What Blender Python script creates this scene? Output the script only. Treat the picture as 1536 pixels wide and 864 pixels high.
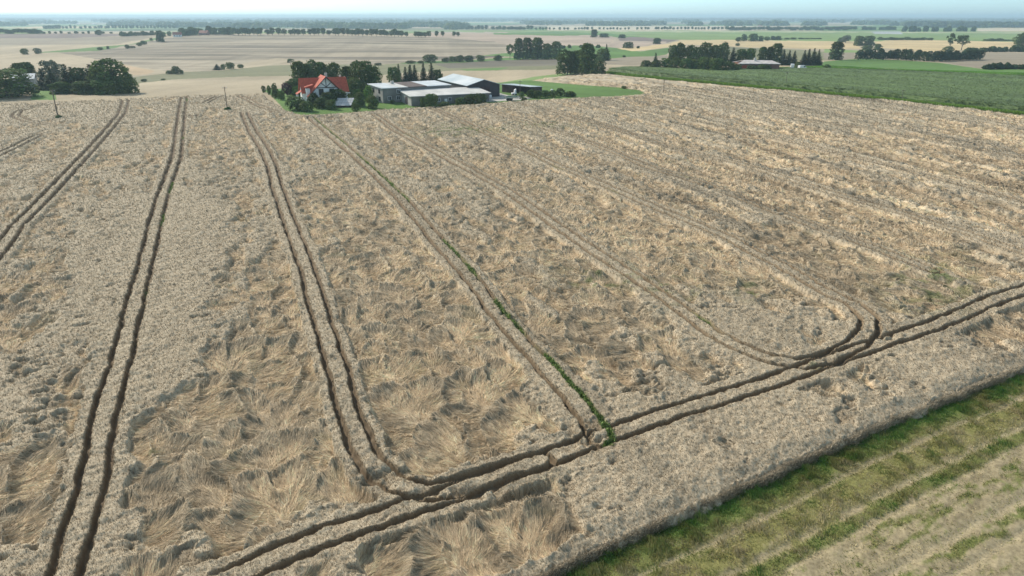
import bpy, math, random
import numpy as np
R = math.radians
for o in list(bpy.data.objects): bpy.data.objects.remove(o)
scene = bpy.context.scene
COL = scene.collection

# ---------------------------------------------------------------- camera
CAM_H = 34.0
PITCH = R(21.06)
FPX = 1057.0                      # focal length in pixels of a 1536 wide frame
cam_d = bpy.data.cameras.new('camera'); cam = bpy.data.objects.new('camera', cam_d); COL.objects.link(cam)
cam.location = (0, 0, CAM_H); cam.rotation_euler = (R(90) - PITCH, 0, 0)
cam_d.sensor_width = 36.0; cam_d.lens = 36.0 * FPX / 1536.0
cam_d.clip_start = 0.5; cam_d.clip_end = 60000
scene.camera = cam

# ---------------------------------------------------------------- sky, sun, exposure
SUN_EL, SUN_AZ = R(36), R(-50)      # azimuth from the viewing direction, negative = left
world = bpy.data.worlds.new('World'); scene.world = world; world.use_nodes = True
wn = world.node_tree; wn.nodes.clear()
sky = wn.nodes.new('ShaderNodeTexSky'); sky.sky_type = 'NISHITA'; sky.sun_disc = False
sky.sun_elevation = SUN_EL; sky.sun_rotation = SUN_AZ
sky.air_density = 1.0; sky.dust_density = 0.6; sky.ozone_density = 2.5; sky.altitude = 100
bg = wn.nodes.new('ShaderNodeBackground'); bg.inputs['Strength'].default_value = 0.15
wo = wn.nodes.new('ShaderNodeOutputWorld')
# milky summer haze low down, bluish white; warm tint added overhead cuts blue fill
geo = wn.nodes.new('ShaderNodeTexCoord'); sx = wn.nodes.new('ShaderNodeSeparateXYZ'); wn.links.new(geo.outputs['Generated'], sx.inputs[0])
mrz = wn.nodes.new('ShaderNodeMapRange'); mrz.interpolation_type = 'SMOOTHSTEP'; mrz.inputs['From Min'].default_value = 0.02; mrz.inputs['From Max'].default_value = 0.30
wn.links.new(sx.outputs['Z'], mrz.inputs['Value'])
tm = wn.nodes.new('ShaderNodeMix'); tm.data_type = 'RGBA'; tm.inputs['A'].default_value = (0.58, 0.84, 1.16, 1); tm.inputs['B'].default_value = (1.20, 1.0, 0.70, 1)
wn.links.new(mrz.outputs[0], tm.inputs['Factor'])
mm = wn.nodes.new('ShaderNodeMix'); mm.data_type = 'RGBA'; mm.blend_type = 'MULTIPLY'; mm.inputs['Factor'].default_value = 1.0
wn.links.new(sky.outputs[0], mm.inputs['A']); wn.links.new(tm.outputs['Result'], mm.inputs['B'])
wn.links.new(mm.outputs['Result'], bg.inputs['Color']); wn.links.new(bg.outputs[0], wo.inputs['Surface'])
sun_d = bpy.data.lights.new('sun', 'SUN'); sun_d.energy = 2.9; sun_d.angle = R(1.5); sun_d.color = (1.0, 0.93, 0.82)
sun = bpy.data.objects.new('sun', sun_d); COL.objects.link(sun)
sv = (math.sin(SUN_AZ) * math.cos(SUN_EL), math.cos(SUN_AZ) * math.cos(SUN_EL), math.sin(SUN_EL))
from mathutils import Vector, Matrix
sun.rotation_euler = Vector(sv).to_track_quat('Z', 'Y').to_euler()
sun.location = (-60, 40, 80)
scene.view_settings.view_transform = 'Standard'; scene.view_settings.look = 'None'
scene.view_settings.exposure = 0.62; scene.view_settings.gamma = 1.0
scene.view_settings.use_curve_mapping = False
scene.render.resolution_x = 1024; scene.render.resolution_y = 576
scene.cycles.max_bounces = 5; scene.cycles.diffuse_bounces = 2; scene.cycles.glossy_bounces = 1
scene.cycles.transmission_bounces = 1; scene.cycles.volume_bounces = 0; scene.cycles.transparent_max_bounces = 4
scene.cycles.use_denoising = True

HAZE = 1.7e-4
# ---------------------------------------------------------------- numpy helpers
rng = np.random.default_rng(7)
random.seed(7)
TAB = [np.random.default_rng(100 + i).random((512, 512), dtype=np.float32) for i in range(4)]

def vn(x, y, s=0):
    """value noise, -1..1"""
    x = np.asarray(x, np.float32) + 37.1 * s + 1000.0; y = np.asarray(y, np.float32) + 91.7 * s + 1000.0
    xf = np.floor(x); yf = np.floor(y)
    ix = xf.astype(np.int32); iy = yf.astype(np.int32)
    fx = x - xf; fy = y - yf
    fx = fx * fx * (3 - 2 * fx); fy = fy * fy * (3 - 2 * fy)
    t = TAB[s % 4]
    x0 = ix & 511; x1 = (ix + 1) & 511; y0 = iy & 511; y1 = (iy + 1) & 511
    a = t[x0, y0]; b = t[x1, y0]; c = t[x0, y1]; d = t[x1, y1]
    v = (a + (b - a) * fx) + ((c - a) + (a - b - c + d) * fx) * fy
    return v * 2 - 1

def fbm(x, y, s=0, o=3, g=0.5):
    t = 0; a = 1; n = 0
    c, sn = math.cos(0.6), math.sin(0.6)
    for i in range(o):
        t = t + a * vn(x, y, s + i); n += a; a *= g
        x, y = (x * c - y * sn) * 2.03, (x * sn + y * c) * 2.03
    return t / n * 1.5

def sst(a, b, v):
    t = np.clip((v - a) / (b - a), 0, 1); return t * t * (3 - 2 * t)

def seg_dist(X, Y, P, closed=False):
    """unsigned distance to a polyline and arc length position of the nearest point"""
    best = np.full(X.shape, 1e9, np.float32); pos = np.zeros(X.shape, np.float32)
    n = len(P); acc = 0.0
    for i in range(n if closed else n - 1):
        ax, ay = P[i]; bx, by = P[(i + 1) % n]
        dx, dy = bx - ax, by - ay; L2 = dx * dx + dy * dy + 1e-9; L = math.sqrt(L2)
        t = np.clip(((X - ax) * dx + (Y - ay) * dy) / L2, 0, 1)
        ex = X - ax - t * dx; ey = Y - ay - t * dy
        d = ex * ex + ey * ey
        m = d < best
        best = np.where(m, d, best); pos = np.where(m, acc + t * L, pos)
        acc += L
    return np.sqrt(best), pos

def inside(X, Y, P):
    r = np.zeros(X.shape, bool); n = len(P)
    for i in range(n):
        ax, ay = P[i]; bx, by = P[(i + 1) % n]
        if ay == by: continue
        c = ((ay > Y) != (by > Y)) & (X < (bx - ax) * (Y - ay) / (by - ay) + ax)
        r ^= c
    return r

# ---------------------------------------------------------------- the lie of the land
def prof(pts):
    xs = np.array([p[0] for p in pts], float); zs = np.array([p[1] for p in pts], float)
    lx = np.linspace(0, math.log(40000 + 100), 3000); yy = np.exp(lx) - 100
    lx0 = np.log(np.maximum(yy, 0) + 100)
    z = np.interp(yy, xs, zs)
    k = np.exp(-np.linspace(-2, 2, 31) ** 2); k /= k.sum()
    zp = np.pad(z, 15, mode='edge'); z = np.convolve(zp, k, 'valid')
    return lx0, z
grid_y = np.concatenate([np.linspace(-40, 600, 641), np.geomspace(601, 40000, 1200)])
def smooth_prof(pts):
    xs = [p[0] for p in pts]; zs = [p[1] for p in pts]
    out = np.zeros_like(grid_y)
    for k in np.linspace(-1, 1, 9):
        out += np.interp(grid_y * (1 + 0.05 * k), xs, zs)
    return out / 9
PL = smooth_prof([(-40, 0), (0, 0), (250, 6.3), (285, 6.6), (330, 4.5), (420, 0.5), (600, -0.5), (800, 2), (1200, 8), (1320, 8), (1800, -3), (3000, -7), (9000, -10), (40000, -12)])
PR = smooth_prof([(-40, 0), (0, 0), (250, 6.3), (350, 8.0), (430, 7.0), (600, 4.0), (1000, 1.0), (3000, -6), (9000, -10), (40000, -12)])
def HT(X, Y):
    X = np.asarray(X, float); Y = np.asarray(Y, float)
    yy = np.maximum(Y, -40)
    a = X / np.maximum(np.abs(Y), 30)
    w = sst(-0.12, 0.22, a)
    z = np.interp(yy, grid_y, PL) * (1 - w) + np.interp(yy, grid_y, PR) * w
    far = sst(330, 700, Y) * 1.2
    z = z + far * vn(X / 260.0, Y / 330.0, 5)
    z = z + 0.25 * vn(X / 45.0, Y / 45.0, 2) * sst(0, 60, Y)
    return z
SP, CP = math.sin(PITCH), math.cos(PITCH)
def px_of(X, Y, Z):
    dz = Z - CAM_H
    f = Y * CP - dz * SP; u = Y * SP + dz * CP
    f = np.where(f < 1, 1, f)
    return 768 + FPX * X / f, 432 - FPX * u / f
def unp(px, py):
    """photo pixel -> point on the ground"""
    a = (px - 768) / FPX; b = (432 - py) / FPX
    d = np.array([a, CP + b * SP, -SP + b * CP])
    t = np.geomspace(15, 40000, 6000)
    X, Y, Z = d[0] * t, d[1] * t, CAM_H + d[2] * t
    g = Z - HT(X, Y)
    k = np.argmax(g < 0)
    if g[k] >= 0: k = len(t) - 1
    t0, t1 = t[max(k - 1, 0)], t[k]
    for _ in range(25):
        tm = (t0 + t1) / 2
        if CAM_H + d[2] * tm - float(HT(d[0] * tm, d[1] * tm)) < 0: t1 = tm
        else: t0 = tm
    return (d[0] * t1, d[1] * t1)
def unpl(pts): return [unp(*p[:2]) for p in pts]
def ground(x, y): return float(HT(x, y))
def ppm(x, y):
    """photo pixels per metre at a ground point"""
    return FPX / (y * CP + (CAM_H - ground(x, y)) * SP)

# ---------------------------------------------------------------- mesh + object helpers
def mesh_np(name, verts, faces4=None, faces3=None, mat=None, col=None, smooth=False):
    me = bpy.data.meshes.new(name)
    verts = np.ascontiguousarray(verts, np.float32)
    me.vertices.add(len(verts)); me.vertices.foreach_set('co', verts.ravel())
    idx = []; tot = []
    if faces4 is not None and len(faces4): idx.append(np.asarray(faces4, np.int32).ravel()); tot.append(np.full(len(faces4), 4, np.int32))
    if faces3 is not None and len(faces3): idx.append(np.asarray(faces3, np.int32).ravel()); tot.append(np.full(len(faces3), 3, np.int32))
    idx = np.concatenate(idx); tot = np.concatenate(tot)
    st = np.concatenate([[0], np.cumsum(tot)[:-1]]).astype(np.int32)
    me.loops.add(len(idx)); me.loops.foreach_set('vertex_index', idx)
    me.polygons.add(len(tot)); me.polygons.foreach_set('loop_start', st)
    me.polygons.foreach_set('loop_total', tot)
    if smooth: me.polygons.foreach_set('use_smooth', np.ones(len(tot), bool))
    me.update(calc_edges=True)
    if col is not None:
        at = me.color_attributes.new('col', 'FLOAT_COLOR', 'POINT')
        c4 = np.ones((len(verts), 4), np.float32); c4[:, :3] = col
        at.data.foreach_set('color', c4.ravel())
    if mat: me.materials.append(mat)
    return me
def tag(o, label=None, cat=None, group=None, kind=None):
    if label: o['label'] = label
    if cat: o['category'] = cat
    if group: o['group'] = group
    if kind: o['kind'] = kind
    return o
def obj(name, me, parent=None, loc=None, rotz=0.0):
    o = bpy.data.objects.new(name, me); COL.objects.link(o)
    if parent: o.parent = parent
    if loc is not None: o.location = loc
    o.rotation_euler = (0, 0, rotz)
    return o
class MB:
    """collects boxes, prisms, tubes and plain polygons into one mesh"""
    def __init__(s): s.v = []; s.f = []
    def poly(s, pts):
        b = len(s.v); s.v += [tuple(p) for p in pts]; s.f.append(list(range(b, b + len(pts))))
    def box(s, x0, y0, z0, x1, y1, z1, M=None):
        b = len(s.v)
        for p in ((x0,y0,z0),(x1,y0,z0),(x1,y1,z0),(x0,y1,z0),(x0,y0,z1),(x1,y0,z1),(x1,y1,z1),(x0,y1,z1)):
            s.v.append(tuple(M @ Vector(p)) if M else p)
        s.f += [[b+i for i in q] for q in ((0,3,2,1),(4,5,6,7),(0,1,5,4),(1,2,6,5),(2,3,7,6),(3,0,4,7))]
        return s
    def slab(s, pts, th):
        """thick plate: pts counter-clockwise seen from above, th thickness below"""
        n = len(pts); b = len(s.v)
        s.v += [tuple(p) for p in pts] + [(p[0], p[1], p[2] - th) for p in pts]
        s.f.append([b + i for i in range(n)]); s.f.append([b + n + i for i in reversed(range(n))])
        for i in range(n):
            j = (i + 1) % n; s.f.append([b + i, b + n + i, b + n + j, b + j])
        return s
    def prism(s, foot, z0, z1):
        """vertical walls with tops at z1 (number or list)"""
        n = len(foot); zt = z1 if isinstance(z1, (list, tuple)) else [z1] * n; b = len(s.v)
        s.v += [(p[0], p[1], z0) for p in foot] + [(p[0], p[1], zt[i]) for i, p in enumerate(foot)]
        for i in range(n):
            j = (i + 1) % n; s.f.append([b + i, b + j, b + n + j, b + n + i])
        s.f.append([b + n + i for i in range(n)]); s.f.append([b + i for i in reversed(range(n))])
        return s
    def tube(s, p0, p1, r0, r1=None, n=8):
        r1 = r0 if r1 is None else r1
        p0, p1 = Vector(p0), Vector(p1); d = (p1 - p0).normalized()
        a = d.orthogonal().normalized(); c = d.cross(a); b = len(s.v)
        for p, r in ((p0, r0), (p1, r1)):
            for i in range(n):
                t = 2 * math.pi * i / n; s.v.append(tuple(p + (a * math.cos(t) + c * math.sin(t)) * r))
        for i in range(n):
            j = (i + 1) % n; s.f.append([b + i, b + j, b + n + j, b + n + i])
        s.f.append([b + i for i in reversed(range(n))]); s.f.append([b + n + i for i in range(n)])
        return s
    def mesh(s, name, mat):
        me = bpy.data.meshes.new(name); me.from_pydata(s.v, [], s.f); me.update()
        me.materials.append(mat); return me
    def build(s, name, mat, parent=None, loc=None, rotz=0.0):
        return obj(name, s.mesh(name, mat), parent, loc, rotz)
def empty(name, loc, rz=0.0):
    o = bpy.data.objects.new(name, None); COL.objects.link(o); o.location = loc; o.rotation_euler = (0, 0, rz); return o

def mat_vc(name, rough=0.95, nscale=0, namt=0.0, spec=0.2, rnd=0.0, trans=0.0):
    """material that takes the surface's own colour from its colour attribute, broken up by noise"""
    m = bpy.data.materials.new(name); m.use_nodes = True; nt = m.node_tree
    b = nt.nodes['Principled BSDF']; b.inputs['Roughness'].default_value = rough
    b.inputs['Specular IOR Level'].default_value = spec
    a = nt.nodes.new('ShaderNodeAttribute'); a.attribute_name = 'col'
    c = a.outputs['Color']
    if nscale:
        g = nt.nodes.new('ShaderNodeNewGeometry')
        n = nt.nodes.new('ShaderNodeTexNoise'); n.inputs['Scale'].default_value = nscale; n.inputs['Detail'].default_value = 7; n.inputs['Roughness'].default_value = 0.7
        nt.links.new(g.outputs['Position'], n.inputs['Vector'])
        mr = nt.nodes.new('ShaderNodeMapRange'); mr.inputs['From Min'].default_value = 0.3; mr.inputs['From Max'].default_value = 0.7
        mr.inputs['To Min'].default_value = 1 - namt; mr.inputs['To Max'].default_value = 1 + namt
        nt.links.new(n.outputs['Fac'], mr.inputs['Value'])
        vm = nt.nodes.new('ShaderNodeVectorMath'); vm.operation = 'SCALE'
        nt.links.new(c, vm.inputs[0]); nt.links.new(mr.outputs[0], vm.inputs['Scale']); c = vm.outputs[0]
    if rnd:
        oi = nt.nodes.new('ShaderNodeObjectInfo')
        mr = nt.nodes.new('ShaderNodeMapRange'); mr.inputs['To Min'].default_value = 1 - rnd; mr.inputs['To Max'].default_value = 1 + rnd
        nt.links.new(oi.outputs['Random'], mr.inputs['Value'])
        vm = nt.nodes.new('ShaderNodeVectorMath'); vm.operation = 'SCALE'
        nt.links.new(c, vm.inputs[0]); nt.links.new(mr.outputs[0], vm.inputs['Scale']); c = vm.outputs[0]
    nt.links.new(c, b.inputs['Base Color'])
    if trans:
        out = nt.nodes['Material Output']; tr = nt.nodes.new('ShaderNodeBsdfTranslucent'); mx = nt.nodes.new('ShaderNodeMixShader')
        mx.inputs[0].default_value = trans
        nt.links.new(c, tr.inputs['Color']); nt.links.new(b.outputs[0], mx.inputs[1]); nt.links.new(tr.outputs[0], mx.inputs[2])
        nt.links.new(mx.outputs[0], out.inputs['Surface'])
    return m
def mat_pl(name, c, rough=0.8, nscale=0, namt=0.0, spec=0.3, metal=0.0, c2=None, stretch=(1, 1, 1), bump=0.0, wave=None):
    """plain paint / stone / metal with mottling (object coordinates)"""
    m = bpy.data.materials.new(name); m.use_nodes = True; nt = m.node_tree
    b = nt.nodes['Principled BSDF']; b.inputs['Roughness'].default_value = rough
    b.inputs['Specular IOR Level'].default_value = spec; b.inputs['Metallic'].default_value = metal
    b.inputs['Base Color'].default_value = (*c, 1)
    tc = nt.nodes.new('ShaderNodeTexCoord'); mp = nt.nodes.new('ShaderNodeMapping'); mp.inputs['Scale'].default_value = stretch
    nt.links.new(tc.outputs['Object'], mp.inputs['Vector'])
    if nscale:
        n = nt.nodes.new('ShaderNodeTexNoise'); n.inputs['Scale'].default_value = nscale; n.inputs['Detail'].default_value = 5
        nt.links.new(mp.outputs[0], n.inputs['Vector'])
        mx = nt.nodes.new('ShaderNodeMix'); mx.data_type = 'RGBA'
        mx.inputs['A'].default_value = (*[v * (1 - namt) for v in c], 1)
        mx.inputs['B'].default_value = (*(c2 if c2 else [min(1, v * (1 + namt)) for v in c]), 1)
        mr = nt.nodes.new('ShaderNodeMapRange'); mr.inputs['From Min'].default_value = 0.35; mr.inputs['From Max'].default_value = 0.65
        nt.links.new(n.outputs['Fac'], mr.inputs['Value']); nt.links.new(mr.outputs[0], mx.inputs['Factor'])
        nt.links.new(mx.outputs['Result'], b.inputs['Base Color'])
    if wave:
        w = nt.nodes.new('ShaderNodeTexWave'); w.inputs['Scale'].default_value = wave[0]; w.bands_direction = wave[1]
        nt.links.new(tc.outputs['Object'], w.inputs['Vector'])
        bp = nt.nodes.new('ShaderNodeBump'); bp.inputs['Strength'].default_value = 0.6; bp.inputs['Distance'].default_value = 0.05
        nt.links.new(w.outputs['Fac'], bp.inputs['Height']); nt.links.new(bp.outputs[0], b.inputs['Normal'])
    return m
# ================================================================ THE GROUND (one sheet to the horizon)
# outline of the lodged wheat field, traced as photo pixels and laid on the ground
WHEAT_PX = [(-420, 215), (-200, 178), (0, 155), (95, 152), (205, 147), (280, 143), (350, 141), (394, 139), (402, 147), (430, 165), (455, 172), (520, 169),
            (560, 165), (620, 161), (700, 156), (760, 152), (800, 149), (830, 148), (900, 144), (960, 141), (977, 138),
            (960, 135), (930, 131), (900, 129), (870, 127), (835, 124), (800, 121), (842, 115), (885, 111), (909, 111), (943, 115), (1000, 120),
            (1087, 128), (1250, 143), (1373, 155), (1536, 173), (1800, 205), (2000, 240)]
EDGE_PX = [(1750, 466), (1536, 557), (1413, 608), (1333, 640), (1209, 696), (1096, 747), (976, 799), (843, 860), (640, 955)]
edgeW = unpl(EDGE_PX)
# straight continuation of the crop edge towards and past the camera
wheatW = [unp(a, b + (4.2 if b < 176 and a < 990 and not (780 < a < 976 and b < 137) else (0 if 799 < a < 965 and b > 120 else 2.5))) for a, b in WHEAT_PX] + [edgeW[0]] + edgeW[1:]
ex, ey = edgeW[-1]; dx, dy = edgeW[-1][0] - edgeW[-4][0], edgeW[-1][1] - edgeW[-4][1]
wheatW += [(ex + dx * 2.0, ey + dy * 2.0), (-90, 2), (-260, 60)]

# painted-on-the-land field pattern: (colour, pixel polygon, stripe angle, stripe amount)
BEI = (0.40, 0.328, 0.22); GOLD = (0.56, 0.43, 0.23); OLV = (0.20, 0.195, 0.105); GRN = (0.11, 0.20, 0.045); LGR = (0.20, 0.28, 0.09)
GBR = (0.285, 0.238, 0.17); MAU = (0.20, 0.155, 0.13); PNK = (0.42, 0.33, 0.25); DGR = (0.075, 0.12, 0.04)
FIELDS = [
 (BEI, [(-600, 30), (2200, 30), (2200, 300), (-600, 300)]),
 (LGR, [(-600, 36), (2200, 36), (2200, 49), (-600, 51)]),
 (BEI, [(90, 46), (150, 45), (240, 46), (240, 50), (60, 51)]),
 (PNK, [(640, 47.5), (760, 48.5), (900, 51), (926, 59), (909, 69), (841, 69), (740, 84), (640, 56)]),
 (MAU, [(-300, 50.5), (200, 50.5), (207, 53), (120, 56.5), (-300, 60)]),
 (GBR, [(-300, 60), (120, 56.5), (207, 54), (232, 56), (170, 67), (0, 68), (-300, 70)]),
 (GRN, [(140, 71), (195, 67), (236, 56), (246, 57), (205, 66), (150, 76), (100, 78), (60, 79.5), (60, 78)]),
 (GBR, [(90, 79), (150, 76), (205, 66), (245, 57.5), (280, 54.5), (345, 52), (500, 53), (560, 54), (650, 56), (740, 62), (762, 68), (755, 86), (700, 89), (620, 93), (530, 98), (454, 91), (415, 87), (362, 95), (317, 107), (249, 107), (190, 97)]),
 ((0.45, 0.33, 0.20), [(180, 96), (234, 107), (222, 112), (203, 113), (190, 106)]),
 (OLV, [(200, 116), (260, 109), (330, 106), (400, 99), (444, 97), (560, 97), (610, 94), (600, 112), (444, 113), (312, 117), (260, 119), (203, 125)]),
 (OLV, [(560, 97), (660, 95), (755, 90), (842, 88), (842, 104), (735, 106), (686, 106), (560, 112)]),
 ((0.17, 0.15, 0.11), [(650, 96), (755, 90.5), (842, 88.5), (842, 98), (735, 101), (672, 103)]),
 (GRN, [(690, 104.5), (725, 103), (765, 101.5), (745, 105.5), (700, 106)]),
 (GRN, [(600, 94), (640, 92), (750, 88), (840, 82), (840, 88), (755, 90.5), (660, 95), (610, 96)]),
 (GRN, [(720, 84), (760, 80), (860, 68), (915, 70), (960, 77), (1000, 72), (1006, 71), (1000, 82), (960, 86), (916, 88.5), (842, 88)]),
 (GOLD, [(925, 73), (1000, 66), (1022, 60), (1102, 60), (1250, 62), (1283, 62), (1292, 73), (1236, 74), (1126, 70.5), (1090, 69), (1024, 66.5), (1000, 71), (950, 76.5)]),
 (MAU, [(926, 56), (1000, 56), (1022, 59), (1000, 64), (930, 62)]),
 (PNK, [(926, 61), (1000, 62), (1000, 66), (925, 72), (905, 70)]),
 (GRN, [(740, 49.5), (835, 47.5), (900, 50), (960, 50), (1000, 56), (926, 56), (900, 53), (835, 53), (740, 52)]),
 (LGR, [(900, 47.5), (1536, 50), (2000, 50), (2000, 61), (1515, 62), (1412, 61), (1353, 60), (1312, 62), (1250, 62), (1102, 60), (1022, 60), (940, 54)]),
 ((0.42, 0.42, 0.25), [(900, 46), (1500, 48), (2000, 48), (2000, 49.5), (1500, 49.5), (900, 47.5)]),
 ((0.55, 0.47, 0.33), [(820, 39), (1130, 39), (1130, 46), (820, 45.5)]),
 ((0.55, 0.47, 0.33), [(1465, 42.5), (2000, 42.5), (2000, 47), (1465, 47)]),
 ((0.40, 0.42, 0.42), [(1305, 46), (1350, 46), (1354, 51), (1312, 51)]),
 (OLV, [(1090, 70), (1200, 74), (1250, 79), (1283, 80), (1283, 89), (1090, 96), (1005, 82), (1006, 71)]),
 (LGR, [(1236, 74), (1293, 76), (1290, 79), (1236, 79)]),
 (GBR, [(1236, 79), (1283, 79), (1283, 88), (1236, 90)]),
 (GBR, [(905, 89), (950, 85), (1001, 83), (1010, 98), (950, 98), (905, 97)]),
 (GOLD, [(1312, 62), (1353, 60), (1412, 61), (1515, 62), (2000, 62), (2000, 71), (1517, 72), (1441, 75), (1402, 78), (1363, 76), (1322, 72)]),
 (GBR, [(1461, 80), (1536, 80), (2000, 80), (2000, 99), (1536, 96), (1475, 103), (1414, 94.5), (1461, 88)]),
 (GRN, [(1232, 99), (1236, 92), (1295, 88), (1406, 94), (1474, 103), (1536, 104), (2000, 112), (2000, 114), (1536, 109), (1386, 105), (1250, 99)]),
 (BEI, [(1165, 101), (1246, 98.5), (1386, 105), (1536, 109), (2000, 114), (2000, 130), (1536, 119), (1386, 113), (1236, 107), (1165, 103)]),
 (GRN, [(402, 139), (394, 138), (402, 134), (440, 132), (640, 128), (752, 124), (800, 120), (835, 123), (870, 126), (930, 130), (977, 138), (960, 142), (900, 146), (830, 149), (700, 158), (560, 167), (455, 174), (430, 168)]),
 ((0.30, 0.27, 0.23), [(722, 153), (735, 142), (745, 138), (762, 143), (782, 144), (800, 147), (790, 149.5), (745, 152)]),
 (LGR, [(780, 119), (800, 115), (842, 110), (870, 109), (842, 114), (800, 120), (752, 124)]),
 (GRN, [(45, 150), (50, 136), (82, 136), (84, 150)]),
]
def hedge_line():
    return None
# distance from the crop edge, measured out into the verge (positive) at the bottom right
ev = np.array(edgeW[1]) - np.array(edgeW[7]); ev = ev / np.linalg.norm(ev); en = np.array([ev[1], -ev[0]])
if en[1] > 0: en = -en
eo = np.array(edgeW[7])
def verge_uv(X, Y):
    return (X - eo[0]) * ev[0] + (Y - eo[1]) * ev[1], (X - eo[0]) * en[0] + (Y - eo[1]) * en[1]
SOIL = np.array((0.105, 0.08, 0.05)); STUB = np.array((0.33, 0.27, 0.165)); TURF = np.array((0.095, 0.15, 0.035)); OLG = np.array((0.27, 0.235, 0.09))
def bump(v, c, w): return np.exp(-((v - c) / w) ** 2)
def verge(X, Y):
    """0..1 cover of grass, dryness, track mask as functions of the distance from the crop"""
    u, v = verge_uv(X, Y)
    wob = 0.22 * fbm(u / 9.0, v / 9.0, 1, 2)
    vv = v + wob
    tr = np.maximum.reduce([bump(vv, 2.45, .27), bump(vv, 5.2, .33), bump(vv, 6.75, .2) * .6, bump(vv, 10.3, .35), bump(vv, 12.3, .28), bump(vv, 14.6, .3), bump(vv, 17, .4), bump(vv, 20, .4)])
    cover = np.interp(vv, [-1, 0, 1.6, 2.3, 2.7, 4, 4.9, 5.5, 5.9, 6.4, 6.9, 8.5, 9.8, 10.3, 10.8, 11.4, 12.2, 13, 60],
                          [.95, 1, .95, .75, .8, .95, .8, .7, .95, .85, .34, .42, .28, .05, .45, .62, .15, .3, .28])
    dry = np.interp(vv, [0, .8, 1.8, 2.5, 3.2, 4.2, 5.1, 5.8, 6.5, 8, 11.3, 12, 60], [0, .1, .5, .65, .72, .78, .8, .42, .5, .5, .45, .6, .55])
    return u, vv, tr, cover, dry

def ground_colour(X, Y, Z):
    px, py = px_of(X, Y, Z)
    r = np.hypot(X, Y)
    n = X.size
    C = np.tile(np.array(BEI), (n, 1))
    m = (r > 150)
    wx = px + 3.0 * fbm(X / 35., Y / 60., 3, 3) * sst(300, 500, r) * 0.5
    wy = py + 0.7 * fbm(X / 25., Y / 60., 6, 3)
    for i, (c, poly) in enumerate(FIELDS):
        pin = inside(wx, wy, poly) & m
        if not pin.any(): continue
        xx, yy = X[pin], Y[pin]
        k = 1 + 0.13 * fbm(xx / 60 + i * 3, yy / 60, i % 5, 3)
        ang = (i * 0.9) % 3.1
        a = (xx * math.cos(ang) + yy * math.sin(ang)); b = (-xx * math.sin(ang) + yy * math.cos(ang))
        st = fbm(a / 9.0, b / 220.0, i % 7, 2)
        k = k * (1 + 0.10 * st) * (1 + 0.07 * vn(xx / 2.2, yy / 3.0, 3))
        C[pin] = np.array(c) * k[:, None]
    # stripes of lodged corn on the big slope
    big = inside(wx, wy, FIELDS[7][1]) & m
    xx, yy = X[big], Y[big]
    curve = yy + 0.00035 * (xx + 250) ** 2 + 14 * fbm(xx / 160, yy / 160, 2, 2)
    s = vn(xx / 140.0, curve / 15.0, 1) * 0.6 + vn(xx / 60.0, curve / 7.0, 3) * 0.4
    C[big] *= (1 + 0.85 * np.clip(s, -0.6, 0.3))[:, None]
    # far country: patchwork
    f = (r > 1900)
    xx, yy = X[f], Y[f]
    ci = (np.floor((xx + 90 * vn(xx / 300, yy / 300, 1)) / 420) * 7 + np.floor((yy + 120 * vn(xx / 400, yy / 300, 2)) / 700) * 13).astype(int)
    pal = np.array([LGR, GRN, BEI, GRN, OLV, BEI, DGR, LGR, GRN, GOLD])
    far = pal[np.abs(ci * 2654435 + 12345) % 10 if False else (np.abs(ci) * 7) % 10]
    w = sst(1900, 2600, r[f])[:, None] * (~inside(px[f], py[f], FIELDS[21][1]) & ~inside(px[f], py[f], FIELDS[22][1]))[:, None]
    C[f] = C[f] * (1 - w) + far * w
    # near: soil under the wheat, verge and stubble beside it
    inw = inside(X, Y, wheatW)
    C[inw] = SOIL * (1 + 0.25 * fbm(X[inw] / 1.3, Y[inw] / 1.3, 2, 2))[:, None]
    near = ~inw & (r < 330) & (verge_uv(X, Y)[1] > -2)
    u, v, tr, cov, dry = verge(X[near], Y[near])
    base = STUB * (1 + 0.16 * fbm(u / 1.5, v / .5, 1, 3) + .22 * vn(u / .16, v / .16, 2) + .16 * vn(u / 3.0, v / .33, 1))[:, None]
    gg = TURF * (1 - dry)[:, None] + OLG * dry[:, None]
    patch = sst(-0.35, 0.45, fbm(u / 1.6, v / .45, 4, 3) * .85 + .4 * vn(u / .22, v / .22, 3) + (cov * 2 - 1) * 1.1)[:, None]
    cc = base * (1 - patch) + gg * patch
    t = (tr * sst(-1.2, -.3, fbm(u / 1.5, v / 1.0, 7, 2)))[:, None]
    cc = cc * (1 - t * .85) + np.array((0.37, 0.31, 0.20)) * t * .85
    C[near] = cc
    # rough green on the headland between the crop and maize
    return C

def ring_angles(lo, hi, step):
    inner = np.arange(lo, hi, step)
    outer = np.linspace(hi, 2 * math.pi + lo, 90)
    return np.concatenate([inner, outer[:-1]])
th = ring_angles(R(-49), R(49), 0.00165)
rr = np.concatenate([np.linspace(2, 24, 12), np.exp(np.arange(math.log(26), math.log(16500), 0.0062))])
T, RR = np.meshgrid(th, rr)
GX = (RR * np.sin(T)).ravel(); GY = (RR * np.cos(T)).ravel()
GZ = HT(GX, GY)
gc = ground_colour(GX, GY, GZ)
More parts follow.
